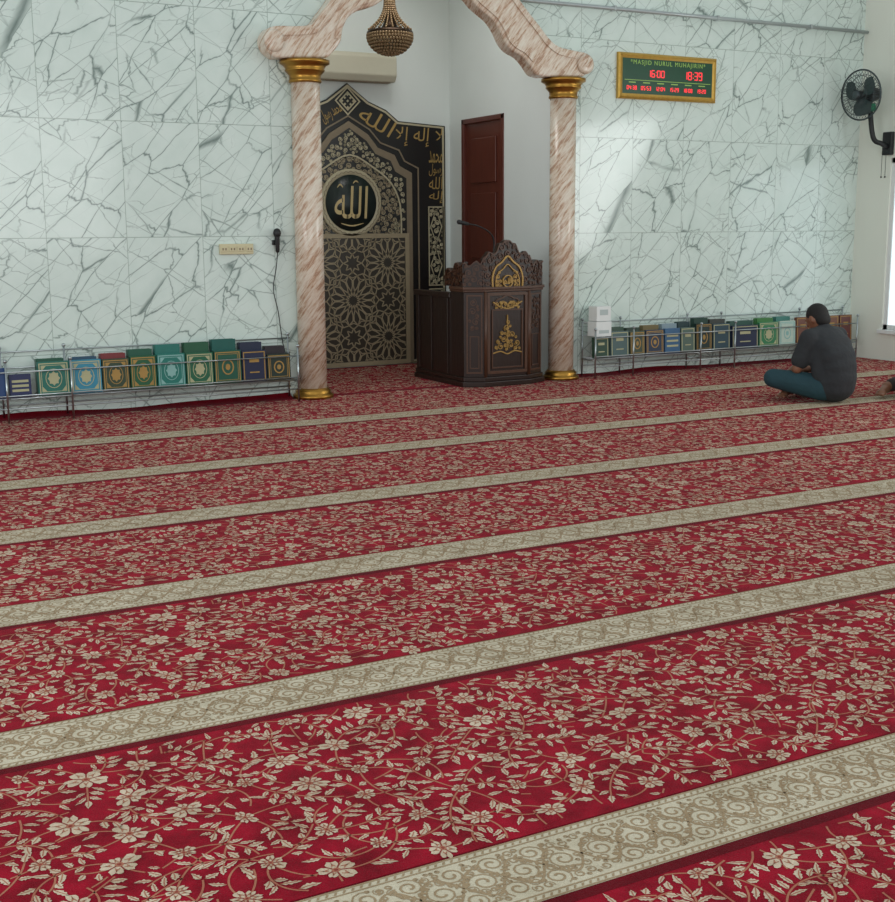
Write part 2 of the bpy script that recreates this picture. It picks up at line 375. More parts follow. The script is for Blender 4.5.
# ------------------------------------------------------------------ carpet
S, LEN, NT_ = 1.2295, 13.42, 4
TL = LEN/NT_; FLD0, FLD1, BC, HWB = .004, .936, 1.0965, .125
def gen_tile(seed, h0, h1):
    """one repeat of the woven flower pattern: list of (polygon, z, material)"""
    rnd = random.Random(seed); P = []; G = {}; NC = 48; cs = TL/NC
    def put(x, y, r): x %= TL; G.setdefault((int(x/cs) % NC, int(y//cs)), []).append((x, y, r))
    def free(x, y, r):
        if y-r < h0 or y+r > h1: return False
        x %= TL; cx, cy = int(x/cs), int(y//cs)
        for i in (-1, 0, 1):
            for j in (-1, 0, 1):
                for a, b_, q in G.get(((cx+i) % NC, cy+j), ()):
                    dx = abs(x-a); dx = min(dx, TL-dx)
                    if dx*dx+(y-b_)**2 < (r+q)**2: return False
        return True
    def leaf(x, y, a, l, wd):
        cxx, cyy = x+cos(a)*l*.55, y+sin(a)*l*.55
        if not free(cxx, cyy, wd*.6): return False
        put(cxx, cyy, wd*.55); q = []; bend = rnd.uniform(-.4, .4)
        prof = [(0,0),(.12,.35),(.26,.85),(.36,.72),(.46,1.05),(.56,.66),(.68,.78),(.8,.35),(1,0),(.82,-.4),(.7,-.72),(.6,-.52),(.48,-1),(.36,-.7),(.24,-.85),(.12,-.4)]
        for t, s_ in prof:
            s2 = s_*rnd.uniform(.7, 1.2)+bend*t*3*(1-t)
            q.append((x+cos(a)*l*t-sin(a)*wd*.5*s2, y+sin(a)*l*t+cos(a)*wd*.5*s2))
        P.append(('p', q, 2, 2)); P.append(('r', [(x,y),(x+cos(a)*l*.45-sin(a)*wd*.3*bend, y+sin(a)*l*.45+cos(a)*wd*.3*bend), (x+cos(a)*l*.8, y+sin(a)*l*.8)], .0026, 3, 3)); return True
    def flower(x, y, r):
        a0 = rnd.uniform(0, 6.28); np_ = rnd.choice((5, 5, 6)); q = []; rr_ = [rnd.uniform(.68, 1.2) for _ in range(np_)]
        ex, er = rnd.uniform(.74, 1.05), rnd.uniform(0, 3.14)
        def el(px, py):
            u, v = px*cos(er)+py*sin(er), (-px*sin(er)+py*cos(er))*ex
            return (x+u*cos(er)-v*sin(er), y+u*sin(er)+v*cos(er))
        for k in range(np_*8):
            t = a0+2*pi*k/(np_*8); ph = (k % 8)/8
            rr = r*rr_[k//8]*(.5+.5*abs(sin(pi*ph))**.55)*(.86 if k % 8 == 4 else 1)*rnd.uniform(.9, 1.08)
            q.append(el(rr*cos(t), rr*sin(t)))
        P.append(('p', q, 2, 2))
        for k in range(np_):
            t = a0+2*pi*k/np_; R2 = r*rr_[k]
            P.append(('r', [el(r*.2*cos(t), r*.2*sin(t)), el(r*.6*cos(t), r*.6*sin(t))], .0038, 3, 4))
            t += pi/np_
            P.append(('r', [el(R2*.38*cos(t-.3), R2*.38*sin(t-.3)), el(R2*.66*cos(t), R2*.66*sin(t)), el(R2*.38*cos(t+.3), R2*.38*sin(t+.3))], .003, 3, 3))
            P.append(('r', [el(R2*.45*cos(t), R2*.45*sin(t)), el(R2*.8*cos(t), R2*.8*sin(t))], .002, 3, 3))
        P.append(('p', [el(r*.22*cos(k*pi/4), r*.22*sin(k*pi/4)) for k in range(8)], 3, 3))
        P.append(('p', [el(r*.11*cos(k*pi/3), r*.11*sin(k*pi/3)) for k in range(6)], 3.6, 4))
        put(x, y, r*.9)
    fl = []
    for _ in range(9000):
        x, y = rnd.uniform(0, TL), rnd.uniform(h0+.035, h1-.035)
        ok = True
        for a, b_, r_ in fl:
            dx = abs(x-a); dx = min(dx, TL-dx)
            if dx*dx+(y-b_)**2 < .142**2: ok = False; break
        if ok: fl.append((x, y, rnd.uniform(.028, .052)))
    for x, y, r_ in fl: flower(x, y, r_)
    def sprig(x, y, a, n, first=0):
        kx = rnd.uniform(-.3, .3); pts = [(x, y)]; st = .025; c = 0
        for i in range(n):
            a2 = a+kx; nx, ny = x+cos(a2)*st, y+sin(a2)*st
            if ny < h0+.004 or ny > h1-.004: break
            if i >= first and not free(nx, ny, .001): break
            x, y, a = nx, ny, a2; pts.append((x, y))
            if i >= first:
                for sd in (-1, 1):
                    if rnd.random() < .78: c += leaf(x+cos(a+sd)*.005, y+sin(a+sd)*.005, a+sd*rnd.uniform(.5, 1.25), rnd.uniform(.026, .054), rnd.uniform(.014, .023))
        for q in pts[max(first, 1):]: put(q[0], q[1], .003)
        if c: leaf(x, y, a, .044, .019)
        if len(pts) > 1 and (c or first): P.append(('r', cr(pts, 2), .005, 1, 3))
    for x, y, r_ in fl:
        a0 = rnd.uniform(0, 6.28)
        for k in range(4):
            sprig(x, y, a0+k*1.57+rnd.uniform(-.3, .3), rnd.randint(5, 12), 2)
    for _ in range(3400):
        x, y = rnd.uniform(0, TL), rnd.uniform(h0+.012, h1-.012)
        if free(x, y, .015): sprig(x, y, rnd.uniform(0, 6.28), rnd.randint(2, 6), 0)
    return P
def put_items(b, fr, items, x0, flt=None):
    e = .0005
    for it in items:
        sh = [(x+x0, y) for x, y in it[1]]
        if flt and not flt(sh): continue
        if it[0] == 'p':
            q = [fr(x, y, it[2]*e) for x, y in sh]
            if len(q) > 12:
                c = sum((Vector(v) for v in q), Vector())/len(q); b.add(q+[c], [(i, (i+1) % len(q), len(q)) for i in range(len(q))], it[3])
            else: b.add(q, [tuple(range(len(q)))], it[3])
        else: b.ribbon(sh, it[2], fr, it[3]*e, None, it[4])
def carpet_mesh(width, length, tiles, band, h0, h1, seed=3, off=0.0):
    b = MB(); fr = Fr((0,0,.012), (1,0,0), (0,1,0), (0,0,1))
    b.box(0, length, 0, width, 0, .012, 0)
    e = .0005
    def flat(x0, x1, y0, y1, z, mi): b.add([fr(x0,y0,z*e),fr(x1,y0,z*e),fr(x1,y1,z*e),fr(x0,y1,z*e)], [(0,1,2,3)], mi)
    if tiles:
        T_ = gen_tile(seed, h0, h1)
        for k in range(-1, tiles+1): put_items(b, fr, T_, k*TL, lambda sh: min(p[0] for p in sh) > .002 and max(p[0] for p in sh) < length-.002)
    if band:
        bc, hw = BC, HWB
        flat(0, length, FLD1+.002, bc-hw, 1, 1)
        flat(0, length, bc+hw, width, 1, 1)
        flat(0, length, bc-hw, bc+hw, 2, 5)
        for sg in (-1, 1):
            y = bc+sg*(hw-.004); flat(0, length, y-.003, y+.003, 3, 6)
            y = bc+sg*(hw-.024); flat(0, length, y-.0025, y+.0025, 3, 6)
            y = bc+sg*(hw-.014)
            for i in range(int(length/.02)):
                x = i*.02; b.add([fr(x,y-.005,3*e),fr(x+.006,y-.005,3*e),fr(x+.012,y+.005,3*e),fr(x+.006,y+.005,3*e)], [(0,1,2,3)], 6)
        hb = hw-.032; TB = LEN/22
        # continuous arabesque: two interlaced running stems throwing curled tendrils with small leaves
        q = MB(); f0 = Fr((0,0,.012), (1,0,0), (0,1,0), (0,0,1)); avoid = []
        for ph in (0, pi):
            q.ribbon(cr([(TB*t/40, bc+hb*.62*sin(2*pi*t/40*3+ph)) for t in range(41)], 2), .006, f0, 3*e, None, 6)
        for k in range(6):
            for (fx, sg, ry) in ((.5, 1, .0), (.0, 1, .62), (.0, -1, .62)):
                xm = TB*(k+fx)/6
                if xm < .01: continue
                cx_, cy_ = xm, bc+sg*hb*ry; R0 = hb*(.36 if ry else .40); sg2 = 1 if (k+int(fx*2)) % 2 else -1
                q.ribbon([(cx_+R0*(1-.8*j/17)*cos(sg2*(j/17*10.0)+k), cy_+R0*(1-.8*j/17)*sin(sg2*(j/17*10.0)+k)) for j in range(18)], [.0035+.003*j/17 for j in range(18)], f0, 3.2*e, None, 6)
                avoid.append((cx_, cy_, R0*.8))
                for a_ in (.3, 1.2, 2.2, 3.1, 4.1, 5.1):
                    lx, ly = cx_+R0*1.14*cos(a_), cy_+R0*1.14*sin(a_)
                    if abs(ly-bc) < hb-.006 and .012 < lx < TB-.012: q.add([f0(lx+.012*cos(t_)*cos(a_+.8)-.0045*sin(t_)*sin(a_+.8), ly+.012*cos(t_)*sin(a_+.8)+.0045*sin(t_)*cos(a_+.8), 3.5*e) for t_ in [j*pi/3 for j in range(6)]], [tuple(range(6))], 6)
        scrolls(q, f0, rect(0, TB, bc-hb, bc+hb), .014, .0045, 3.4*e, None, 3, 2500, 6, avoid, False)
        for i in range(22):
            k = len(b.v); b.v += [(x+i*TB, y, z) for x, y, z in q.v]; b.f += [[j+k for j in f] for f in q.f]; b.m += q.m; b.s += q.s
    else:
        flat(0, length, width-.05, width, 1, 1)
    return b
cm = [m_red, m_dred, m_ccream, m_ctan, m_cbrown, m_cband, m_cbtan]
y00 = 2.101-BC
proto = carpet_mesh(S-.003, LEN, NT_, True, FLD0, FLD1, 3).build('prayer_carpet', cm)
ords = ['red floral prayer carpet row nearest the camera, cut by the bottom edge', 'second red floral carpet row from the camera with cream scroll border', 'third red floral carpet row from the camera with cream border',
        'fourth red floral carpet row from the camera, middle of the hall', 'fifth red floral carpet row from the camera, in front of the seated person', 'sixth red floral carpet row with cream border, under the seated person']
for k in range(6):
    o = proto if k == 0 else proto.copy()
    if k: COL.objects.link(o)
    o.location = (XW-.02-LEN-(.11, .59, .05, .41, 0.02, 0)[k], y00+S*k, 0.001)
    tag(o, ords[k], 'carpet', 'prayer carpet rows across the hall')
yl = y00+S*6
o = carpet_mesh(W-yl-.01, LEN, NT_, False, .004, W-yl-.06, 5).build('prayer_carpet', cm); o.location = (XW-.02-LEN, yl, .001)
tag(o, 'red floral carpet strip along the foot of the marble wall', 'carpet', 'prayer carpet rows across the hall')
for (xs_, xe_, ends) in ((XM+.3, XL-.2, 1), (CRx+.2, XW-.03, 0)):
    b = MB(); nx_ = 90; vs = []; xa_, xb_ = xs_-o.location.x, xe_-o.location.x
    for i in range(nx_+1):
        t = i/nx_; x = xa_+(xb_-xa_)*t; lift = .018+.028*(.5+.5*sin(x*4.2))*(.5+.5*sin(x*1.3+1))+ends*.05*max(0, t-.9)*10*.6
        for j in range(5): s_ = j/4; vs.append((x, W-yl-.10+.092*s_, .0135+lift*s_**2))
    b.add(vs, [(i*5+j, (i+1)*5+j, (i+1)*5+j+1, i*5+j+1) for i in range(nx_) for j in range(4)], 0, True)
    b.build('curled_edge', m_dred, o, local=True)
wN = 2.24
o = carpet_mesh(YB-W-.09, wN, 0, False, .03, YB-W-.1)
fr_ = Fr((0,0,.012), (1,0,0), (0,1,0), (0,0,1))
put_items(o, fr_, gen_tile(31, .02, YB-W-.15), 0, lambda sh: max(p[0] for p in sh) < wN-.02 and min(p[0] for p in sh) > .02)
o = o.build('prayer_carpet', cm); o.location = (XL+.03, W+.005, .001)
tag(o, 'red floral carpet laid inside the prayer niche', 'carpet')

# ------------------------------------------------------------------ arch and columns
fa = Fr((0, W, 0), (1,0,0), (0,0,1), (0,-1,0))
ar = empty('arch', (XC, W, zs), 'pink beige streaked marble arch with lobed edge over the niche', 'arch')
def inset(pts, dist):
    out = []
    for i in range(len(pts)):
        a, c = pts[max(0, i-1)], pts[min(len(pts)-1, i+1)]; dx, dz = c[0]-a[0], c[1]-a[1]; l = sqrt(dx*dx+dz*dz) or 1
        out.append((pts[i][0]+dz/l*dist, pts[i][1]-dx/l*dist))
    return out
so_ = cr(outer, 3); si_ = cr(inner, 3)
b = MB(); b.prism(so_+si_, fa, .002, .17); b.build('arch_band', m_swirl, ar, .022)
b = MB(); so = cr(inset(outer[4:-4], .055), 4); b.ribbon(so, .03, fa, .168, .188); b.build('outer_moulding', m_swirl, ar)
b = MB(); si = cr(inset(inner[2:-2], .045), 4); b.ribbon(si, .03, fa, .168, .188); b.build('inner_moulding', m_swirl, ar)
for c_ in (ap(275,40), ap(587,64)):
    MB().lathe([(.085,0),(.085,.02),(.06,.035),(.035,.03),(.02,.04),(0,.04)], (c_[0], W-.168, c_[1]), 20, 0, (0,-1,0)).build('scroll_end', m_swirl, ar)
def column(cx, zt, label):
    e = empty('column', (cx, YC, 0), label, 'column', 'marble columns flanking the niche')
    MB().lathe([(.17,0),(.17,.025),(.158,.034),(.145,.045),(.15,.06),(.135,.072),(.126,.085)], (cx,YC,.015), 32).build('base', m_gold, e)
    MB().lathe([(.117,.09),(.117,zt-.17)], (cx,YC,0), 40).build('shaft', m_swirl, e)
    MB().lathe([(.122,zt-.18),(.132,zt-.172),(.132,zt-.158),(.125,zt-.15),(.128,zt-.12),(.155,zt-.09),(.162,zt-.08),(.155,zt-.072),(.17,zt-.045),(.2,zt-.03),(.2,zt-.005)], (cx,YC,0), 32).build('capital', m_gold, e)
    return e
column(CLx, ap(301,57)[1]-.005, 'streaked marble column with gold capital on the left of the niche')
column(CRx, ap(565,76)[1]-.005, 'streaked marble column with gold capital right of the wooden pulpit')

# ------------------------------------------------------------------ Arabic lettering (joined forms in visual order)
FORMS = {'a':('\uFE8D','\uFE8E',None,None),'i':('\uFE87','\uFE88',None,None),'l':('\uFEDD','\uFEDE','\uFEDF','\uFEE0'),'h':('\uFEE9','\uFEEA','\uFEEB','\uFEEC'),
         'm':('\uFEE1','\uFEE2','\uFEE3','\uFEE4'),'H':('\uFEA1','\uFEA2','\uFEA3','\uFEA4'),'d':('\uFEA9','\uFEAA',None,None),'r':('\uFEAD','\uFEAE',None,None),
         's':('\uFEB1','\uFEB2','\uFEB3','\uFEB4'),'w':('\uFEED','\uFEEE',None,None),'L':('\uFEFB','\uFEFC',None,None)}
def shape(word):
    out = []; join = False
    for i, c in enumerate(word):
        f = FORMS[c]; nxt = i+1 < len(word)
        if join: g_ = f[3] if (nxt and f[3]) else f[1]
        else: g_ = f[2] if (nxt and f[2]) else f[0]
        join = bool(nxt and f[2]); out.append(g_)
    return ''.join(out[::-1])
FONT_OK = False
try:
    sig = set()
    for c_ in ('\uFEEA', '\uFEE0', '\uFEDF', '\uFE8D', '\uFEE3', '\uFEB3'):
        me = text_mesh(c_, 1.0); sig.add(len(me.vertices)*1000+int(100*max([v.co.y for v in me.vertices] or [0])-100*min([v.co.y for v in me.vertices] or [0])))
    FONT_OK = len(sig) >= 4
except Exception: FONT_OK = False

# ------------------------------------------------------------------ niche panel
PC = at(350,203,Y=YB-.04).x
fp = Fr((PC, YB, 0), (1,0,0), (0,0,1), (0,-1,0))
pn = empty('prayer_niche_panel', (PC, YB, 0), 'black and taupe carved calligraphy panel on the back of the niche', 'wall panel')
zz = lambda y, x=350: at(x, y, Y=YB-.04).z
hx = lambda x, y=200: at(x, y, Y=YB-.04).x-PC
HW = min(hx(446), XR-PC-.02)
lim = PC-XL-.02
def sym(h): return [(a, b_) for a, b_ in h]+[(-min(a, lim), b_) for a, b_ in h[::-1] if a > 0]
zT = zz(83)
P1 = sym([(HW,.02),(HW,zz(126,446)),(hx(400),zz(121,400)),(hx(388),zz(110,388)),(hx(370),zz(101,370)),(0,zT)])
MB().prism(P1, fp, .0, .03).build('backing_board', m_black, pn, .003)
b = MB(); b.ribbon([(x*.975, (z-1.2)*.985+1.2) for x, z in P1], .018, fp, .03, .036, 0, True); b.build('outer_line', m_ivory, pn)
i1 = hx(412)
P2 = sym([(i1,.02),(i1,zz(172)),(i1*.80,zz(165)),(i1*.72,zz(154)),(i1*.45,zz(147)),(i1*.3,zz(134)),(0,zz(121))])
P2b = [(x*1.11, z+(.05 if z > .5 else 0)) for x, z in P2]
b = MB(); b.ribbon(P2b, .014, fp, .03, .038, 0, True); b.build('stepped_line', m_taupe, pn)
MB().prism(P2, fp, .03, .05).build('stepped_frame', m_taupe, pn, .004)
P3 = [(x*.90, (z-.05)*.972+.05) for x, z in P2]
MB().prism(P3, fp, .05, .056).build('dark_field', m_black, pn)
cz = zz(203); lw = .60; lz0, lz1 = .06, zz(238)
ogee = cr([(-.56,lz1+.03),(-.55,cz-.02),(-.45,cz+.2),(-.24,cz+.36),(0,cz+.47),(.24,cz+.36),(.45,cz+.2),(.55,cz-.02),(.56,lz1+.03)], 3)
b = MB(); b.ribbon(ogee, .016, fp, .056, .064); b.build('inner_arch_line', m_ivory, pn)
fld = [(x*.97, z-.012) for x, z in P3]; low = [(0,.60,.70), (-.35,.3,.6), (.35,.3,.6), (.4,.96,.36), (-.4,.96,.36)]
b = MB(); scrolls(b, fp, ogee, .030, .011, .056, .062, 4, 6000, 0, [(0, cz, .335)]); b.build('inner_arabesque', m_latt, pn)
b = MB(); oc = [(x, z, .028) for x, z in ogee]+[(0, cz+.05, .40), (.22,cz-.05,.32), (-.22,cz-.05,.32)]
scrolls(b, fp, fld, .026, .009, .056, .062, 5, 9000, 0, low+oc); b.build('outer_arabesque', m_ivory, pn)
b = MB(); b.lathe([(.335,.058),(.335,.068),(.325,.074),(.285,.074),(.278,.066),(0,.066)], (PC,YB,cz), 48, 0, (0,-1,0)); b.build('medallion_ring', m_ivory, pn)
b = MB(); b.ribbon([(.305*cos(t*pi/36)+.006*cos(t*pi/36)*(-1)**t, cz+.305*sin(t*pi/36)+.006*sin(t*pi/36)*(-1)**t) for t in range(72)], .006, fp, .073, .077, 0, True); b.build('ring_zigzag', m_taupe, pn)
b = MB(); b.lathe([(.276,.064),(.276,.074),(0,.074)], (PC,YB,cz), 48, 0, (0,-1,0)); b.build('medallion_disc', m_medal, pn)
def strokes(b, fr, S_, ox, oy, sc, d0, d1, rot=0, w=.11):
    for st in S_:
        pts = cr(st, 6); n = len(pts); q = []
        for x, y in pts:
            x, y = x*sc, y*sc; q.append((ox+x*cos(rot)-y*sin(rot), oy+x*sin(rot)+y*cos(rot)))
        b.ribbon(q, [w*sc*(.55+.6*sin(pi*(i+1.5)/(n+2))) for i in range(n)], fr, d0, d1)
ALLAH = [[(1.45,.0),(1.44,.5),(1.42,1.08)], [(1.14,1.05),(1.14,.5),(1.13,.14),(1.05,.0),(.9,.0),(.84,.0)], [(.86,.98),(.86,.5),(.85,.14),(.77,.0),(.62,.0),(.48,.0)],
         [(.5,.0),(.44,.28),(.26,.48),(.06,.36),(.04,.12),(.2,-.03),(.38,.0),(.5,.0)]]
def arab(name, words, x, z, h_, w_, rot, m, d, shear=0.0, off=.012):
    fr2 = Fr(fp(x, z, 0), fp.u*cos(rot)+fp.v*sin(rot), fp.v*cos(rot)-fp.u*sin(rot), fp.n)
    if FONT_OK:
        s_ = ' '.join(shape(q) for q in words.split()[::-1])
        me = text_mesh(s_, 1.0, 1.0, off, .0, shear)
        xs = [v.co.x for v in me.vertices]; ys = [v.co.y for v in me.vertices]; X0, X1, Y0, Y1 = min(xs), max(xs), min(ys), max(ys)
        o_ = ORG[pn.name]
        for v in me.vertices: v.co = fr2((v.co.x-(X0+X1)/2)/(X1-X0)*w_, (v.co.y-(Y0+Y1)/2)/(Y1-Y0)*h_, d+.004)-o_
        me.materials.clear(); me.materials.append(m); ob = bpy.data.objects.new(name, me); COL.objects.link(ob); ob.parent = pn; return ob
    b = MB(); strokes(b, fr2, ALLAH, -w_/2, -h_*.4, min(h_*.8, w_/1.5), d, d+.006, 0, .13); return b.build(name, m, pn)
m_pgold = mat('pale_gold_lettering', C(198, 176, 124), .4, .1, .1)
arab('medallion_lettering', 'allh', 0, cz+.005, .32, .37, 0, m_pgold, .074, .12, .004)
for st in ([(-.15,cz+.15),(-.12,cz+.18),(-.09,cz+.15)], [(.02,cz+.19),(.05,cz+.215),(.08,cz+.2)], [(-.12,cz-.2),(0,cz-.225),(.13,cz-.2)]):
    b = MB(); pts = cr(st, 5); b.ribbon(pts, [.004+.010*sin(pi*i/(len(pts)-1)) for i in range(len(pts))], fp, .074, .079); b.build('medallion_flourish', m_pgold, pn)
def seg_text(words, pa, pb, h_):
    ws = words.split(); x0, z0, x1, z1 = hx(*pa), zz(pa[1], pa[0]), hx(*pb), zz(pb[1], pb[0])
    arab('band_lettering', words, (x0+x1)/2, (z0+z1)/2, h_, sqrt((x1-x0)**2+(z1-z0)**2), atan2(z1-z0, x1-x0), m_goldc, .03, .12, -.002)
seg_text('L ilh iL', (396,136), (443,138), .19)
seg_text('allh', (361,111), (394,131), .17)
seg_text('mHmd rswl', (322,118), (341,107), .15)
for wd, y_ in (('mHmd', 157), ('rswl', 170), ('allh', 183), ('ilh', 197)): arab('side_lettering', wd, HW-.115, zz(y_,438), .125, .16, 0, m_goldc, .03, .12, -.002)
for sg in (-1, 1):
    b = MB()
    xa, xb = (HW-.2, HW-.03) if sg > 0 else (-min(HW, lim)+.03, -min(HW, lim)+.2)
    za, zb_ = zz(285,438), zz(207,438)
    b.ribbon([(xa,za),(xb,za),(xb,zb_),(xa,zb_)], .012, fp, .03, .036, 0, True)
    for q in (.25, .75):
        cy = za+(zb_-za)*q; hq = (zb_-za)*.22
        b.ribbon([((xa+xb)/2,cy-hq),(xb-.02,cy),((xa+xb)/2,cy+hq),(xa+.02,cy)], .01, fp, .03, .036, 0, True)
        scrolls(b, fp, [((xa+xb)/2,cy-hq),(xb-.02,cy),((xa+xb)/2,cy+hq),(xa+.02,cy)], .03, .011, .03, .036, 2, 200)
    scrolls(b, fp, [(xa,za),(xb,za),(xb,zb_),(xa,zb_)], .02, .009, .03, .036, 7, 500, 0, [((xa+xb)/2, za+(zb_-za)*q, .07) for q in (.2,.3,.7,.8)])
    b.ribbon([(xa,.1),(xb,.1),(xb,za-.04),(xa,za-.04)], .012, fp, .03, .036, 0, True)
    scrolls(b, fp, [(xa,.1),(xb,.1),(xb,za-.04),(xa,za-.04)], .036, .012, .03, .036, 8, 500)
    b.build('wing_ornament', m_ivory, pn)
zd = zz(101); b = MB()
for r in (.13, .085): b.ribbon([(r,zd),(0,zd+r),(-r,zd),(0,zd-r)], .012, fp, .03, .037, 0, True)
for i in range(-1, 2):
    for j in range(-1, 2): b.prism([(.03*(i-j)+.013,zd+.03*(i+j)),(.03*(i-j),zd+.03*(i+j)+.013),(.03*(i-j)-.013,zd+.03*(i+j)),(.03*(i-j),zd+.03*(i+j)-.013)], fp, .03, .037)
b.build('diamond_ornament', m_ivory, pn)
b = MB(); b.ribbon(rect(-lw-.02, lw+.02, lz0-.02, lz1+.02), .045, fp, .05, .074, 0, True); b.build('lattice_frame', m_latt, pn)
MB().box(PC-lw, PC+lw, YB-.066, YB-.050, lz0, lz1).build('lattice_ground', m_dkgreen, pn)
b = MB(); lwd = .0105; hz = (lz1-lz0)
def clip_rib(pts, w_):
    run = []
    for p in pts:
        if abs(p[0]) < lw-.004 and lz0+.004 < p[1] < lz1-.004: run.append(p)
        else:
            if len(run) > 1: b.ribbon(run, w_, fp, .066, .071)
            run = []
    if len(run) > 1: b.ribbon(run, w_, fp, .066, .071)
def seg(p, q, k=5): return [(p[0]+(q[0]-p[0])*i/k, p[1]+(q[1]-p[1])*i/k) for i in range(k+1)]
def poly_seg(ps):
    out = []
    for i in range(len(ps)-1): out += seg(ps[i], ps[i+1])[:-1]
    return out+[ps[-1]]
zc0 = (lz0+lz1)/2; dxs, dzs = .395, hz*.30
big = [(0, zc0), (dxs, zc0+dzs), (-dxs, zc0+dzs), (dxs, zc0-dzs), (-dxs, zc0-dzs), (0, zc0+2*dzs), (0, zc0-2*dzs), (2*dxs, zc0), (-2*dxs, zc0)]
RB_ = .285
for cx, cy in big:
    n = 16
    def pt(k, r): t = 2*pi*(k+.5)/n; return (cx+r*RB_*cos(t), cy+r*RB_*sin(t))
    for k in range(n):
        clip_rib(poly_seg([pt(k, .33), pt(k+.5, .17), pt(k+1, .33)]), lwd*.8)
        clip_rib(poly_seg([pt(k, .33), pt(k+.42, .53), pt(k+.42, .72), pt(k, .90), pt(k-.42, .72), pt(k-.42, .53), pt(k, .33)]), lwd)
        clip_rib(poly_seg([pt(k, .90), pt(k+.5, .80), pt(k+1, .90)]), lwd*.8)
        clip_rib(poly_seg([pt(k, .90), pt(k+.5, 1.02), pt(k+1, .90)]), lwd)
for cx, cy in [(dxs, zc0), (-dxs, zc0), (0, zc0+dzs), (0, zc0-dzs)]:
    for k in range(8):
        t = pi/4*k; clip_rib(poly_seg([(cx+.10*cos(t), cy+.10*sin(t)), (cx+.055*cos(t+pi/8), cy+.055*sin(t+pi/8)), (cx+.10*cos(t+pi/4), cy+.10*sin(t+pi/4))]), lwd)
b.build('star_lattice', m_latt, pn)

# ------------------------------------------------------------------ air conditioner, chandelier
yA = YB-.22; ax0 = max(XL+.02, at(316,60,Y=yA).x); ax1 = at(397,65,Y=yA).x; az0 = at(395,82,Y=yA).z; az1 = at(395,54,Y=yA).z
ac = empty('air_conditioner', ((ax0+ax1)/2, YB, az0), 'ivory wall air conditioner above the carved niche panel', 'air conditioner')
fac = Fr((0,0,0), (0,-1,0), (0,0,1), (1,0,0))
MB().prism([(-YB+.005,az0),(-yA-.04,az0),(-yA,az0+.06),(-yA,az1-.04),(-yA-.03,az1),(-YB+.005,az1)], fac, ax0, ax1).build('body', m_ac, ac, .01)
for i in range(3): MB().box(ax0+.05, ax1-.05, yA+.05+.03*i, yA+.062+.03*i, az0-.008, az0+.004).build('louvre', m_taupe, ac)
YH = 10.6; hp = at(390,40,Y=YH); zb1 = at(390,33,Y=YH).z
ch = empty('chandelier', (hp.x, YH, ZT), 'small bronze and amber crystal chandelier hanging inside the niche', 'chandelier')
b = MB(); z = ZT; i = 0
while z > zb1+.36:
    pts = [(hp.x+(.012*cos(t*pi/4) if i % 2 else 0), YH+(0 if i % 2 else .012*cos(t*pi/4)), z-.022+.022*sin(t*pi/4)) for t in range(9)]
    b.tube(pts, .004, 5); z -= .036; i += 1
b.build('chain', m_bronze, ch)
MB().lathe([(.01,zb1+.38),(.03,zb1+.36),(.05,zb1+.33),(.035,zb1+.29),(.04,zb1+.2),(.05,zb1+.1),(.08,zb1+.04),(.2,zb1+.02),(.215,zb1+.005),(.21,zb1-.015),(0,zb1-.02)], (hp.x,YH,0), 28).build('crown', m_bronze, ch)
b = MB()
for rr, zq_ in ((.205,zb1-.02),(.205,zb1-.045),(.20,zb1-.07),(.188,zb1-.095),(.17,zb1-.12),(.145,zb1-.145),(.115,zb1-.165),(.08,zb1-.18),(.04,zb1-.19)):
    nb = max(5, int(rr*2*pi/.028))
    for k in range(nb): b.ball((hp.x+rr*cos(2*pi*k/nb), YH+rr*sin(2*pi*k/nb), zq_), .017, 6)
b.build('crystal_bowl', m_crys, ch)
b = MB()
for k in range(20):
    t = 2*pi*k/20
    for q in range(15): rr = .045+.15*(q/14)**2.6; b.ball((hp.x+rr*cos(t), YH+rr*sin(t), zb1+.31-.02*q), .012, 6)
b.build('crystal_strands', m_crys, ch)

# ------------------------------------------------------------------ pulpit
PY = at(500,386,Z=.013).y
PX0 = at(464,375,Y=PY+.1).x; PX1 = min(at(541,375,Y=PY+.1).x, XR-.02); PM = at(507,330,Y=PY).x
pz = lambda y: at(507, y, Y=PY).z
PB = at(416,320,X=PX0).y
pu = empty('pulpit', (PM, PY, 0), 'dark carved wooden pulpit with gold ornaments beside the right column', 'pulpit')
hwc = .225
def plan(g=0, dep=.34): return [(PX0-g,PY+.10-g),(PM-hwc-g*.5,PY-g),(PM+hwc+g*.5,PY-g),(min(PX1+g,XR-.01),PY+.10-g),(min(PX1+g,XR-.01),PY+dep),(PX0-g,PY+dep)]
fpl = Fr((0,0,0), (1,0,0), (0,1,0), (0,0,1))
ztop = pz(288)
b = MB(); b.prism(plan(.025, PB-PY), fpl, .015, .06); b.prism(plan(.012, PB-PY), fpl, .06, .10); b.build('plinth', m_wood, pu, .006)
b = MB(); b.prism(plan(0), fpl, .10, ztop-.03); b.build('body', m_wood, pu, .004)
b = MB(); b.prism(plan(.012), fpl, ztop-.03, ztop-.01); b.prism(plan(.02), fpl, ztop-.01, ztop+.015); b.build('cornice', m_woodl, pu, .005)
b = MB(); b.box(PX0,PX0+.04,PY+.34,PB,.10,ztop-.09); b.build('side_panel', m_wood, pu, .004)
MB().box(PX0-.015,PX0+.055,PY+.34,PB+.02,ztop-.09,ztop-.04).build('handrail', m_wood, pu, .008)
for yy in (PY+.4, (PY+.4+PB)/2, PB-.06): MB().box(PX0-.012,PX0+.001,yy-.02,yy+.03,.11,ztop-.09).build('side_batten', m_wood, pu, .003)
for i in range(3): MB().box(PX0+.06, PX1-.05, PB-.22*i-.22, PB-.22*i-.002, .10, .16+.1*i).build('step', m_wood, pu, .004)
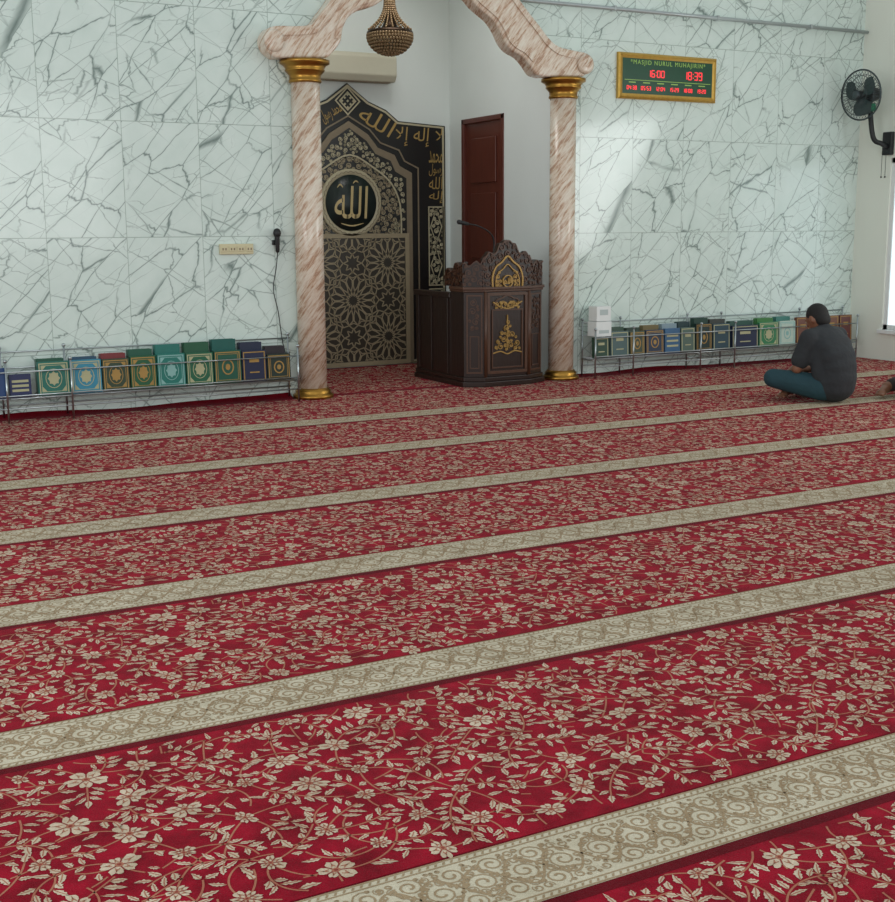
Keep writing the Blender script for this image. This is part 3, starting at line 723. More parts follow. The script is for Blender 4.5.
ff = Fr((PM, PY, 0), (1,0,0), (0,0,1), (0,-1,0))
b = MB(); h = hwc-.03
b.ribbon(rect(-h, h, .14, ztop-.05), .026, ff, 0, .013, 0, True); b.ribbon(rect(-h+.04, h-.04, .18, ztop-.19), .012, ff, 0, .01, 0, True)
archp = cr([(-h+.05,ztop-.15),(-h+.09,ztop-.10),(-.07,ztop-.09),(0,ztop-.065),(.07,ztop-.09),(h-.09,ztop-.10),(h-.05,ztop-.15)], 4)
b.ribbon(archp, .012, ff, 0, .01); b.build('front_frame', m_woodl, pu)
for sx_ in (-1, 1): MB().tube([ff(sx_*hwc, .10, .01), ff(sx_*hwc, ztop-.03, .01)], .015, 8).build('corner_post', m_woodl, pu)
def side_frame(sg):
    A = Vector((PM+sg*hwc, PY, 0)); B_ = Vector((PX0 if sg < 0 else PX1, PY+.1, 0)); u = (B_-A) if sg > 0 else (A-B_)
    o_ = A if sg > 0 else B_; return A, B_, u, Fr(o_, u, (0,0,1), Vector((u.y, -u.x, 0)))
for sg in (-1, 1):
    A, B_, u, fs_ = side_frame(sg); ln = u.length; b = MB()
    b.ribbon(rect(.03, ln-.03, .14, ztop-.06), .014, fs_, 0, .009, 0, True)
    scrolls(b, fs_, rect(.035, ln-.035, .5, ztop-.08), .035, .009, 0, .008, 3, 300)
    b.ribbon(rect(.055, ln-.055, .18, .46), .009, fs_, 0, .008, 0, True)
    b.build('corner_panel', m_woodl, pu)
def crest(b, fr, w_, z0, prof, dep, seed, avoid=()):
    n = 60; L2 = []
    for i in range(n+1):
        t = -1+2*i/n
        for k in range(len(prof)-1):
            if prof[k][0] <= t <= prof[k+1][0]+1e-9:
                q = (t-prof[k][0])/(prof[k+1][0]-prof[k][0]); q = q*q*(3-2*q); hgt = prof[k][1]*(1-q)+prof[k+1][1]*q
        L2.append((t*w_, z0+hgt+.010*abs(sin(t*w_*60))))
    pl = [(-w_,z0)]+L2+[(w_,z0)]
    b.prism(pl, fr, -dep, 0, 0); scrolls(b, fr, pl, .036, .010, 0, .010, seed, 1200, 1, avoid)
    b.ribbon([(x*.97, z-.008) for x, z in L2], .010, fr, 0, .012, 1)
H1, H2, H3 = pz(242)-ztop, pz(264)-ztop, pz(254)-ztop
b = MB(); crest(b, ff, hwc+.02, ztop+.015, [(-1,H3*.8),(-.8,H3),(-.55,H3*.95),(-.3,H1*.92),(0,H1),(.3,H1*.92),(.55,H3*.95),(.8,H3),(1,H3*.8)], .045, 8, [(0, pz(272), .11)])
b.build('carved_crest', [m_wood, m_woodl], pu)
for sg in (-1, 1):
    A, B_, u, fs_ = side_frame(sg); fs_.o = (A+B_)/2; b = MB()
    crest(b, fs_, u.length/2+.01, ztop+.015, [(-1,H2 if sg < 0 else H3*.9),(-.4,H2*.85),(.1,H2*1.05),(.5,H2*.95),(1,H3*.9 if sg < 0 else H2)], .04, 5)
    b.build('carved_crest', [m_wood, m_woodl], pu)
fl_ = Fr((PX0, PY+.27, 0), (0,-1,0), (0,0,1), (-1,0,0)); b = MB(); crest(b, fl_, .18, ztop+.015, [(-1,H2*.4),(-.6,H2*.75),(-.2,H2*.6),(.3,H2*1.0),(.7,H2*.85),(1,H2)], .04, 6); b.build('carved_crest', [m_wood, m_woodl], pu)
b = MB()
g = cr([(-.15,pz(289)),(-.155,pz(277)),(-.12,pz(267)),(-.06,pz(262)),(0,pz(256)),(.06,pz(262)),(.12,pz(267)),(.155,pz(277)),(.15,pz(289))], 4)
b.ribbon(g, .014, ff, 0, .014); b.ribbon([(x*.78, pz(290)+(z-pz(290))*.76) for x, z in g], .008, ff, 0, .014)
cz2 = pz(281); b.ribbon([(.05*cos(t*pi/10), cz2+.05*sin(t*pi/10)) for t in range(20)], .009, ff, 0, .018, 0, True)
strokes(b, ff, ALLAH, -.036, cz2-.02, .05, 0, .016, 0, .18)
scrolls(b, ff, [(-.13,pz(290)),(-.05,pz(290)),(-.06,pz(268)),(-.12,pz(272))], .022, .007, 0, .012, 3, 200); scrolls(b, ff, [(.13,pz(290)),(.05,pz(290)),(.06,pz(268)),(.12,pz(272))], .022, .007, 0, .012, 3, 200)
b.build('gold_arch_ornament', m_goldp, pu)
b = MB(); z3 = pz(305)
for sg in (-1, 1):
    b.ribbon(cr([(0,z3),(sg*.04,z3+.03),(sg*.08,z3-.01),(sg*.12,z3+.015),(sg*.15,z3+.03)], 4), .010, ff, 0, .012)
    b.ribbon(cr([(0,z3-.03),(sg*.05,z3-.02),(sg*.07,z3+.02),(sg*.04,z3+.035)], 4), .008, ff, 0, .012)
scrolls(b, ff, [(-.13,z3-.035),(.13,z3-.035),(.13,z3+.04),(-.13,z3+.04)], .02, .006, 0, .01, 4, 300)
b.build('gold_scroll_ornament', m_goldp, pu)
b = MB(); zt_, zl_ = pz(316), pz(352)
tri = [(-.15,zl_+.01),(.15,zl_+.01),(.12,zl_+.12),(.06,zl_+.2),(0,zt_),(-.06,zl_+.2),(-.12,zl_+.12)]
scrolls(b, ff, tri, .030, .0072, 0, .012, 12, 1500)
b.ribbon(cr([(-.15,zl_-.005),(-.07,zl_+.01),(0,zl_-.015),(.07,zl_+.01),(.15,zl_-.005)], 4), .010, ff, 0, .012)
b.ribbon([(0,zl_+.02),(0,zt_+.01)], .007, ff, 0, .013)
b.build('gold_pendant_ornament', m_goldp, pu)
b = MB(); fdk = Fr((PM, PY+.2, ztop+.10), (1,0,0), (0,.9,.35), (0,-.35,.9)); b.prism(rect(-.25,.25,-.12,.2), fdk, 0, .025); b.box(PM-.2,PM+.2,PY+.12,PY+.34,ztop+.015,ztop+.06); b.build('reading_desk', m_wood, pu, .004)
mc = at(478,258,Y=PY+.3)
mi_ = empty('microphone', (mc.x, PY+.3, mc.z-.02), 'black gooseneck microphone bending over the carved pulpit', 'microphone')
p = [at(492,262,Y=PY+.3), at(494,243,Y=PY+.3), at(490,233,Y=PY+.28), at(478,226,Y=PY+.24), at(468,224,Y=PY+.22)]
MB().tube(cr([tuple(q) for q in p], 6), .007, 6).build('gooseneck', m_blackm, mi_)
b = MB(); e1 = at(459,222,Y=PY+.2); b.tube([p[-1], e1], [.014,.02], 10); b.ball(e1, .021, 10); b.build('microphone_head', m_blackm, mi_)
b = MB(); b.lathe([(.045,0),(.045,.02),(.02,.035),(.01,.05)], (p[0].x, PY+.3, p[0].z-.05), 16); b.build('base', m_blackm, mi_)

# ------------------------------------------------------------------ clock
c0 = at(620,52,Y=W-.05); c1 = at(718,58,Y=W-.05); c2 = at(620,98,Y=W-.05); c3 = at(718,103,Y=W-.05)
cx0, cx1 = c0.x, c1.x; cz0 = (c2.z+c3.z)/2; cz1 = (c0.z+c1.z)/2
fc = Fr(((cx0+cx1)/2, W, (cz0+cz1)/2), (1,0,0), (0,0,1), (0,-1,0)); hw_, hh = (cx1-cx0)/2, (cz1-cz0)/2
ck = empty('digital_prayer_clock', tuple(fc.o), 'gold framed green digital prayer clock high on the right wall', 'clock')
m_gfr = mat('gilded_frame', C(196, 158, 74), .35, .55, .25, 40)
b = MB()
def mring(b, a0, a1, z0, z1):
    o4 = rect(-hw_+a0, hw_-a0, -hh+a0, hh-a0); i4 = rect(-hw_+a1, hw_-a1, -hh+a1, hh-a1)
    for k in range(4):
        j = (k+1) % 4; b.add([fc(*o4[k],0), fc(*o4[j],0), fc(*i4[j],0), fc(*i4[k],0), fc(*o4[k],z0), fc(*o4[j],z0), fc(*i4[j],z1), fc(*i4[k],z1)], [(4,5,6,7),(0,1,5,4),(3,7,6,2)])
mring(b, 0, .016, .03, .045); mring(b, .016, .03, .045, .04); mring(b, .03, .048, .04, .03)
for k in range(60):
    x = -hw_+.02+(2*hw_-.04)*k/59
    for s_ in (-1, 1): b.ball(fc(x, s_*(hh-.022), .044), .008, 6)
for k in range(22):
    z_ = -hh+.02+(2*hh-.04)*k/21
    for s_ in (-1, 1): b.ball(fc(s_*(hw_-.022), z_, .044), .008, 6)
b.build('frame', m_gfr, ck)
MB().prism(rect(-hw_+.04, hw_-.04, -hh+.04, hh-.04), fc, .0, .03).build('face', m_green, ck)
text('header_lettering', '*MASJID NURUL MUHAJIRIN*', .056, Fr(fc(0,hh-.085), fc.u, fc.v, fc.n), .031, m_ledg, ck, 1.0, 1.26)
SEG = {'a':((0,2),(1,2)),'b':((1,2),(1,1)),'c':((1,1),(1,0)),'d':((0,0),(1,0)),'e':((0,1),(0,0)),'f':((0,2),(0,1)),'g':((0,1),(1,1))}
DIG = {'0':'abcdef','1':'bc','2':'abged','3':'abgcd','4':'fgbc','5':'afgcd','6':'afgedc','7':'abc','8':'abcdefg','9':'abfgcd'}
def digits(b, s, x, z, w_, h_, t):
    for ch_ in s:
        if ch_ == ':':
            for q in (.5, 1.5): b.prism([(x,z+h_/2*q-t/2),(x+t,z+h_/2*q-t/2),(x+t,z+h_/2*q+t/2),(x,z+h_/2*q+t/2)], fc, .03, .033)
            x += t*2.2
        else:
            for s_ in DIG[ch_]:
                (a, c), (d_, e) = SEG[s_]; b.ribbon([(x+a*w_,z+c*h_/2),(x+d_*w_,z+e*h_/2)], t, fc, .03, .033)
            x += w_+t*2
    return x
for s_, x_, w2, h2, t2, z2 in [('16:00', -hw_*.42, .032, .058, .008, .0), ('18:39', hw_*.32, .036, .068, .009, -.003)]+[(q, -hw_+.10+i*(2*hw_-.17)/6, .016, .032, .0055, -hh+.085) for i, q in enumerate(('04:38','05:53','12:04','15:29','18:08','19:20'))]:
    b = MB(); digits(b, s_, x_, z2, w2, h2, t2); b.build('digit_display', m_led, ck)
b = MB(); b.ribbon([(-hw_+.07,-.035),(hw_-.07,-.035)], .005, fc, .03, .032)
for i in range(6):
    x = -hw_+.12+i*(2*hw_-.17)/6; b.ribbon([(x,-hh+.15),(x+.08,-hh+.15)], .009, fc, .03, .032)
b.build('face_markings', m_ledg, ck)

# ------------------------------------------------------------------ pipe, sockets, wall microphone
pa2 = at(540,1,Y=W-.05); pb = at(895,35,Y=W-.05)
e = empty('wall_pipe', (pa2.x, W-.04, pa2.z), 'thin grey metal pipe running along the top of the right wall', 'pipe')
MB().tube([(at(522,0,Y=W-.05).x, W-.05, at(522,0,Y=W-.05).z),(XW-.01, W-.05, pb.z+(pb.z-pa2.z)*.05)], .017, 10).build('tube', m_pipe, e)
for k in (.2, .5, .8):
    x = pa2.x+(XW-pa2.x)*k; MB().box(x-.012, x+.012, W-.070, W-.001, pa2.z+(pb.z-pa2.z)*k-.022, pa2.z+(pb.z-pa2.z)*k+.022).build('clip', m_pipe, e, .003)
s0 = at(219,244,Y=W-.01); s1 = at(253,254,Y=W-.01)
e = empty('wall_socket_plate', ((s0.x+s1.x)/2, W, s1.z), 'cream plastic socket strip on the marble wall above the left rack', 'socket')
MB().box(s0.x,s1.x,W-.03,W-.001,s1.z,s0.z).build('plate', m_socket, e, .006)
ww = (s1.x-s0.x)/4
for i in range(4):
    x = s0.x+ww*(i+.5); sk = MB().box(x-.028,x+.028,W-.036,W-.03,s1.z+.02,s0.z-.02).build('socket', m_socket, e, .003)
    for q in (-.012, .012): MB().box(x+q-.005,x+q+.005,W-.038,W-.0355,(s0.z+s1.z)/2-.009,(s0.z+s1.z)/2+.009).build('socket_hole', m_taupe, sk)
h0_ = at(277,231,Y=W-.05); h1_ = at(278,250,Y=W-.05)
e = empty('microphone', (h0_.x, W, h1_.z), 'black handheld microphone clipped on the marble wall with hanging cable', 'microphone')
MB().box(h0_.x-.03,h0_.x+.03,W-.03,W-.001,h1_.z+.04,h1_.z+.08).build('clip', m_blackm, e, .004)
b = MB(); b.lathe([(.012,-.08),(.017,-.07),(.02,.04),(.022,.05)], (h0_.x,W-.05,h1_.z+.06), 16); b.build('handle', m_blackm, e)
b = MB(); b.ball((h0_.x,W-.05,h1_.z+.135), (.032,.032,.04), 16); b.build('grille', m_blackm, e)
cab = cr([(h0_.x,W-.05,h1_.z-.02),(h0_.x-.01,W-.03,h1_.z-.15),(h0_.x-.035,W-.02,h1_.z-.32),(h0_.x,W-.02,h1_.z-.5),(h0_.x+.03,W-.02,h1_.z-.75),(h0_.x+.06,W-.02,.35),(h0_.x+.08,W-.02,.12)], 5)
MB().tube(cab, .004, 6).build('cable', m_blackm, e)

# ------------------------------------------------------------------ wall fan
fcn = at(861,95,X=XW-.36); mt = at(888,142,X=XW-.03)
fn = empty('wall_fan', (XW, mt.y, mt.z), 'black caged oscillating fan mounted on the right wall corner', 'fan')
MB().box(XW-.05,XW-.001,mt.y-.06,mt.y+.06,mt.z-.13,mt.z+.1).build('wall_mount', m_blackm, fn, .01)
dv = Vector((-.99,-.06,-.08)).normalized(); back = fcn-dv*.14
b = MB(); b.tube(cr([(XW-.04,mt.y,mt.z-.05),(XW-.12,mt.y,mt.z-.02),(XW-.2,(mt.y+back.y)/2,mt.z+.05),tuple(back-Vector((0,0,.08))),tuple(back)], 5), .026, 8); b.build('arm', m_blackm, fn)
b = MB(); b.lathe([(.02,-.1),(.065,-.08),(.075,-.02),(.07,.04),(.03,.06)], tuple(back), 20, 0, dv); b.build('motor_housing', m_blackm, fn)
R_ = .245; a_ = dv.cross(Vector((0,0,1))).normalized(); b_ax = a_.cross(dv).normalized(); cpos = fcn
def disk(r, t, dd): return cpos+(a_*cos(t)+b_ax*sin(t))*r+dv*dd
b = MB()
for r, dd in ((R_,0),(.195,.045),(.195,-.045),(.12,.066),(.12,-.066),(.05,.075)):
    b.tube([disk(r, 2*pi*k/36, dd) for k in range(37)], .0085 if r == R_ else .003, 6)
for k in range(40):
    t = 2*pi*k/40
    for sg in (1, -1): b.tube([disk(.04,t,sg*.074), disk(.12,t,sg*.066), disk(.195,t,sg*.045), disk(R_,t,0)], .0024, 4)
b.build('cage', m_dsteel, fn)
b = MB(); b.lathe([(.045,.07),(.045,.082),(.03,.09),(0,.09)], tuple(cpos), 20, 0, dv); b.build('badge', m_dsteel, fn)
for k in range(3):
    b = MB(); t0 = 2*pi*k/3+.4; vs = []
    for i in range(7):
        r = .03+i*.029; wd = .28+.5*sin(pi*min(1, i/6*.85+.1))
        for j in range(7): t = t0+(j/6-.5)*wd*1.9; vs.append(disk(r, t, .025*(j/6-.5)*2))
    b.add(vs, [(i*7+j, i*7+j+1, (i+1)*7+j+1, (i+1)*7+j) for i in range(6) for j in range(6)], 0, True)
    b.build('blade', m_fanblade, fn)
MB().lathe([(.035,-.04),(.04,.02),(.02,.04)], tuple(cpos), 16, 0, dv).build('hub', m_blackm, fn)
b = MB(); q = back-Vector((0,0,.13)); b.tube([q+a_*.07, q-a_*.05], [.036,.04], 12); b.build('neck_joint', m_fangreen, fn)
for dx in (-.02, .03):
    b = MB(); b.tube([(XW-.07,mt.y+dx,mt.z-.1),(XW-.07,mt.y+dx,mt.z-.34)], .0025, 5); b.ball((XW-.07,mt.y+dx,mt.z-.35), .01, 8); b.build('pull_cord', m_blackm, fn)

# ------------------------------------------------------------------ racks and books
def book_part(root, x0, w_, h_, t_, y, z, col, lean, style, gm):
    u = Vector((1,0,0)); v = Vector((0, sin(lean), cos(lean))); n = Vector((0,-cos(lean), sin(lean)))
    fr = Fr((x0, y, z), u, v, n)
    b = MB(); b.prism(rect(0,w_,0,h_), fr, 0, .004); b.prism(rect(0,w_,0,h_), fr, -t_, -t_+.004); b.prism(rect(0,.005,0,h_), fr, -t_, .004)
    c = b.build('cover', col, root, .0015)
    MB().prism(rect(.006,w_-.005,.005,h_-.005), fr, -t_+.004, 0).build('pages', m_page, root)
    if style:
        b = MB(); m1 = .014
        if style in (1, 2, 3): b.ribbon(rect(m1,w_-m1,m1,h_-m1), .008, fr, .004, .0052, 0, True)
        if style in (1, 3): b.ribbon(rect(m1*2,w_-m1*2,m1*2,h_-m1*2), .004, fr, .004, .0052, 0, True)
        cx, cy = w_/2, h_/2
        if style == 1:
            n_ = 24; b.prism([(cx+w_*.17*(1+.16*cos(8*2*pi*k/n_))*cos(2*pi*k/n_), cy+h_*.19*(1+.16*cos(8*2*pi*k/n_))*sin(2*pi*k/n_)) for k in range(n_)], fr, .004, .0054)
            b.ribbon([(cx+w_*.25*cos(k*pi/10), cy+h_*.28*sin(k*pi/10)) for k in range(20)], .005, fr, .004, .0054, 0, True)
            for sx in (-1, 1):
                for sy in (-1, 1): b.prism([(cx+sx*(w_/2-m1*2.2),cy+sy*(h_/2-m1*2.2)),(cx+sx*(w_/2-m1*4.4),cy+sy*(h_/2-m1*2.2)),(cx+sx*(w_/2-m1*2.2),cy+sy*(h_/2-m1*4.8))], fr, .004, .0054)
        elif style == 2:
            b.prism(rect(cx-w_*.2,cx+w_*.2,cy+h_*.12,cy+h_*.24), fr, .004, .0054)
            b.ribbon([(cx-w_*.2,cy-h_*.2),(cx+w_*.2,cy-h_*.2)], .010, fr, .004, .0054)
        elif style == 3:
            b.ribbon([(cx+w_*.2*cos(k*pi/8), cy+h_*.22*sin(k*pi/8)) for k in range(16)], .010, fr, .004, .0054, 0, True)
            b.prism([(cx+w_*.09*cos(k*pi/4), cy+h_*.1*sin(k*pi/4)) for k in range(8)], fr, .004, .0054)
        elif style == 4:
            for q in (.3, .5, .7): b.ribbon([(w_*.12,h_*q),(w_*.88,h_*q)], .018, fr, .004, .0052)
        b.build('cover_ornament', gm, c)
_mc = {}
def bm_(rgb):
    if rgb not in _mc: _mc[rgb] = mat('book_cover_%d' % len(_mc), C(*rgb), .4, 0, .12, 30)
    return _mc[rgb]
ZS = .20
YFR = W-.255
def rack(x0, x1, posts, label):
    e = empty('book_rack', ((x0+x1)/2, W-.2, 0.016), label, 'rack')
    for x in posts:
        p1 = MB().tube([(x,W-.04,.017),(x,W-.04,.54)], .0075, 8).build('back_post', m_steel, e)
        MB().ball((x,W-.04,.552), .015, 10).build('finial', m_steel, p1)
        p1 = MB().tube([(x,YFR,.017),(x,YFR,.46)], .0075, 8).build('front_post', m_steel, e)
        MB().ball((x,YFR,.472), .015, 10).build('finial', m_steel, p1)
    for z, y in ((.52,W-.04),(.40,W-.04),(.39,YFR),(.215,YFR),(.12,YFR),(.12,W-.04)): MB().tube([(x0,y,z),(x1,y,z)], .0055, 8).build('rail', m_steel, e)
    for y in (W-.24, W-.18, W-.12, W-.06): MB().tube([(x0,y,ZS-.008),(x1,y,ZS-.008)], .005, 6).build('shelf_rod', m_steel, e)
    for x in posts: MB().tube([(x,YFR,ZS-.02),(x,W-.04,ZS-.02)], .005, 6).build('crossbar', m_steel, e)
YF = W-.225
bxp = lambda px, py=380: at(px, py, Y=YF).x
def book(px0, px1, h_, rgb, style, gm, label, group, depth=0, py=380, thick=.035, zbase=ZS):
    x0, x1 = bxp(px0, py), bxp(px1, py); y = YF+depth
    e = empty('book', ((x0+x1)/2, y, zbase), label, 'book', group)
    book_part(e, x0, x1-x0, h_, thick, y, zbase, bm_(rgb), .05 if depth == 0 else .03, style, gm)
gG = m_goldp; gL = mat('pale_gold_print', C(172, 170, 132), .45, 0, .08); gT = mat('pale_teal_print', C(130, 176, 170), .5)
GL = 'large books lined up on the left rack'; GR = 'books lined up on the right rack'
rack(at(-40,380,Y=W-.2).x, at(298,380,Y=W-.2).x, [at(p,380,Y=W-.2).x for p in (-38,5,70,296)], 'low steel book rack along the wall left of the niche')
rack(at(591,350,Y=W-.2).x, at(853,340,Y=W-.2).x, [at(p,350,Y=W-.2).x for p in (592,630,697,731,809,852)], 'low steel book rack along the wall right of the niche')
LB = [(-30,-6,.21,(30,50,90),2,gL,'dark blue book at the far left end of the left rack'),
 (-5,7,.22,(22,60,110),0,gL,'narrow blue book cut off at the left edge'),
 (9,31,.17,(24,34,80),4,gL,'small navy book beside the left edge of the left rack'),
 (38,70,.25,(20,104,90),1,gL,'teal ornate book with pale medallion, first large one from the left'),
 (71,102,.25,(44,130,156),1,gL,'bright turquoise ornate book between teal and olive books'),
 (103,130,.245,(42,62,40),1,gG,'olive brown ornate book right of the turquoise one'),
 (131,157,.255,(16,84,50),1,gG,'green ornate book with gold medallion, middle of left rack'),
 (158,186,.26,(20,112,100),1,gT,'sea green ornate book with pale medallion, right of the gold-medallion one'),
 (187,214,.255,(20,92,62),1,gL,'green book with gold frame beside the emerald one'),
 (215,242,.26,(14,80,60),3,gG,'emerald book with gold oval, left of the navy volume'),
 (243,267,.25,(22,30,62),2,gG,'thick navy book near the right end of left rack'),
 (268,291,.21,(26,44,34),3,gG,'dark green-black book with gold oval at right end of left rack')]
for q in LB: book(*q[:6], q[6], GL)
LBb = [(39,67,.265,(26,80,60),'dark green book behind the teal pale-medallion one'),(104,129,.28,(120,44,46),'reddish book behind the olive brown one'),
 (132,156,.30,(24,84,64),'green book behind the gold medallion one'),(159,184,.325,(30,110,100),'tall sea green book rising behind the pale medallion one'),
 (188,213,.33,(28,84,58),'tall green book rising behind the gold frame one'),(216,240,.345,(20,88,80),'tallest emerald book behind the gold oval one'),(244,266,.31,(30,40,64),'navy book behind the thick navy one'),(73,100,.265,(40,76,100),'blue book behind the bright turquoise one'),(269,289,.27,(40,34,40),'plain dark book behind the green-black gold oval one')]
for a, c_, h_, rgb, lb in LBb: book(a, c_, h_, rgb, 0, gG, lb, GL, depth=.075, thick=.06)
zA = at(600,336,Y=W-.15).z; zB = at(600,321,Y=W-.15).z; zC = at(600,306,Y=W-.15).z
RB = [(594,609,max(.12, zA-ZS-.006),(40,70,54),2,gL,'dark green book under the white box on the right rack'),
 (611,629,.24,(74,98,98),2,gL,'grey green book left of the second post, right rack'),
 (630,645,.23,(60,74,58),3,gG,'olive book just right of the second post, right rack'),
 (646,664,.235,(34,50,74),3,gG,'slate blue book with gold oval on the right rack'),
 (665,680,.24,(50,92,128),4,gL,'light blue book with white stripes on the right rack'),
 (681,695,.24,(80,100,90),2,gL,'sage green book between striped book and dark green pair'),
 (696,712,.27,(16,44,42),3,gG,'dark green book with gold oval beside the middle post'),
 (713,730,.26,(40,68,80),2,gL,'steel blue book left of the fourth post, right rack'),
 (732,758,.23,(22,34,64),2,gL,'wide navy book right of the fourth post, right rack'),
 (759,778,.25,(46,120,78),1,gL,'light green book left of the white one, right rack'),
 (779,795,.25,(180,196,182),3,gT,'white book with green oval next to the person'),
 (796,809,.28,(104,60,44),2,gG,'brown book just left of the seated person head'),
 (810,823,.28,(84,44,40),0,gG,'maroon book behind the seated person head'),
 (824,838,.28,(110,66,44),2,gG,'tan brown book right of the seated person head'),
 (839,851,.28,(90,40,34),2,gG,'reddish book at the corner end of the right rack')]
for q in RB: book(*q[:6], q[6], GR, py=345, thick=.03)
RBb = [(613,628,.275,(60,84,70),'green book behind the grey green one'),(647,663,.275,(110,96,60),'ochre book behind the slate blue one'),(666,681,.28,(130,150,160),'pale blue book behind the striped one'),(631,644,.26,(40,60,50),'dark green book behind the olive one'),(682,694,.29,(30,56,60),'dark teal book behind the sage green one'),
 (698,712,.32,(24,60,50),'tall dark green book behind the gold oval one by the middle post'),(714,729,.30,(60,64,60),'grey book behind the steel blue one'),(734,757,.27,(44,80,70),'green book behind the wide navy one'),(761,777,.285,(60,120,60),'green book behind the light green one'),(780,794,.29,(60,120,110),'teal book behind the white one')]
for a, c_, h_, rgb, lb in RBb: book(a, c_, h_, rgb, 0, gG, lb, GR, depth=.07, py=345, thick=.05)
bx0, bx1 = at(592,315,Y=W-.15).x, at(607,315,Y=W-.15).x
e = empty('box', ((bx0+bx1)/2, W-.14, zA), 'white cardboard box on the end of the right rack, lower of two', 'box', 'white boxes on the right rack')
MB().box(bx0,bx1,W-.225,W-.08,zA,zB-.002).build('carton', m_paper, e, .004); MB().box(bx0+.03,bx1-.03,W-.227,W-.225,zA+.03,zB-.08).build('printed_label', m_plabel, e)
e = empty('box', ((bx0+bx1)/2, W-.14, zB), 'white cardboard box on the end of the right rack, upper of two', 'box', 'white boxes on the right rack')
MB().box(bx0+.005,bx1-.005,W-.22,W-.085,zB+.002,zC).build('carton', m_paper, e, .004); MB().box(bx0+.04,bx1-.04,W-.222,W-.22,zB+.06,zC-.03).build('printed_label', m_plabel, e)

# ------------------------------------------------------------------ people
def remesh(mb, name, m, parent, vox, sm=6):
    me = bpy.data.meshes.new(name); me.from_pydata(mb.v, [], mb.f); me.update()
    t = bpy.data.objects.new('tmp', me); COL.objects.link(t)
    r = t.modifiers.new('r', 'REMESH'); r.mode = 'VOXEL'; r.voxel_size = vox; r.use_smooth_shade = True
    s_ = t.modifiers.new('s', 'SMOOTH'); s_.iterations = sm; s_.factor = .5
    dg = bpy.context.evaluated_depsgraph_get(); m2 = bpy.data.meshes.new_from_object(t.evaluated_get(dg)); bpy.data.objects.remove(t)
    m2.materials.clear(); m2.materials.append(m)
    o = bpy.data.objects.new(name, m2); COL.objects.link(o); o.parent = parent; return o
def caps(b, pts, rs, n=14):
    for i, (p, r) in enumerate(zip(pts, rs)):
        b.ball(p, r, n)
        if i: b.tube([pts[i-1], p], [rs[i-1], r], n)
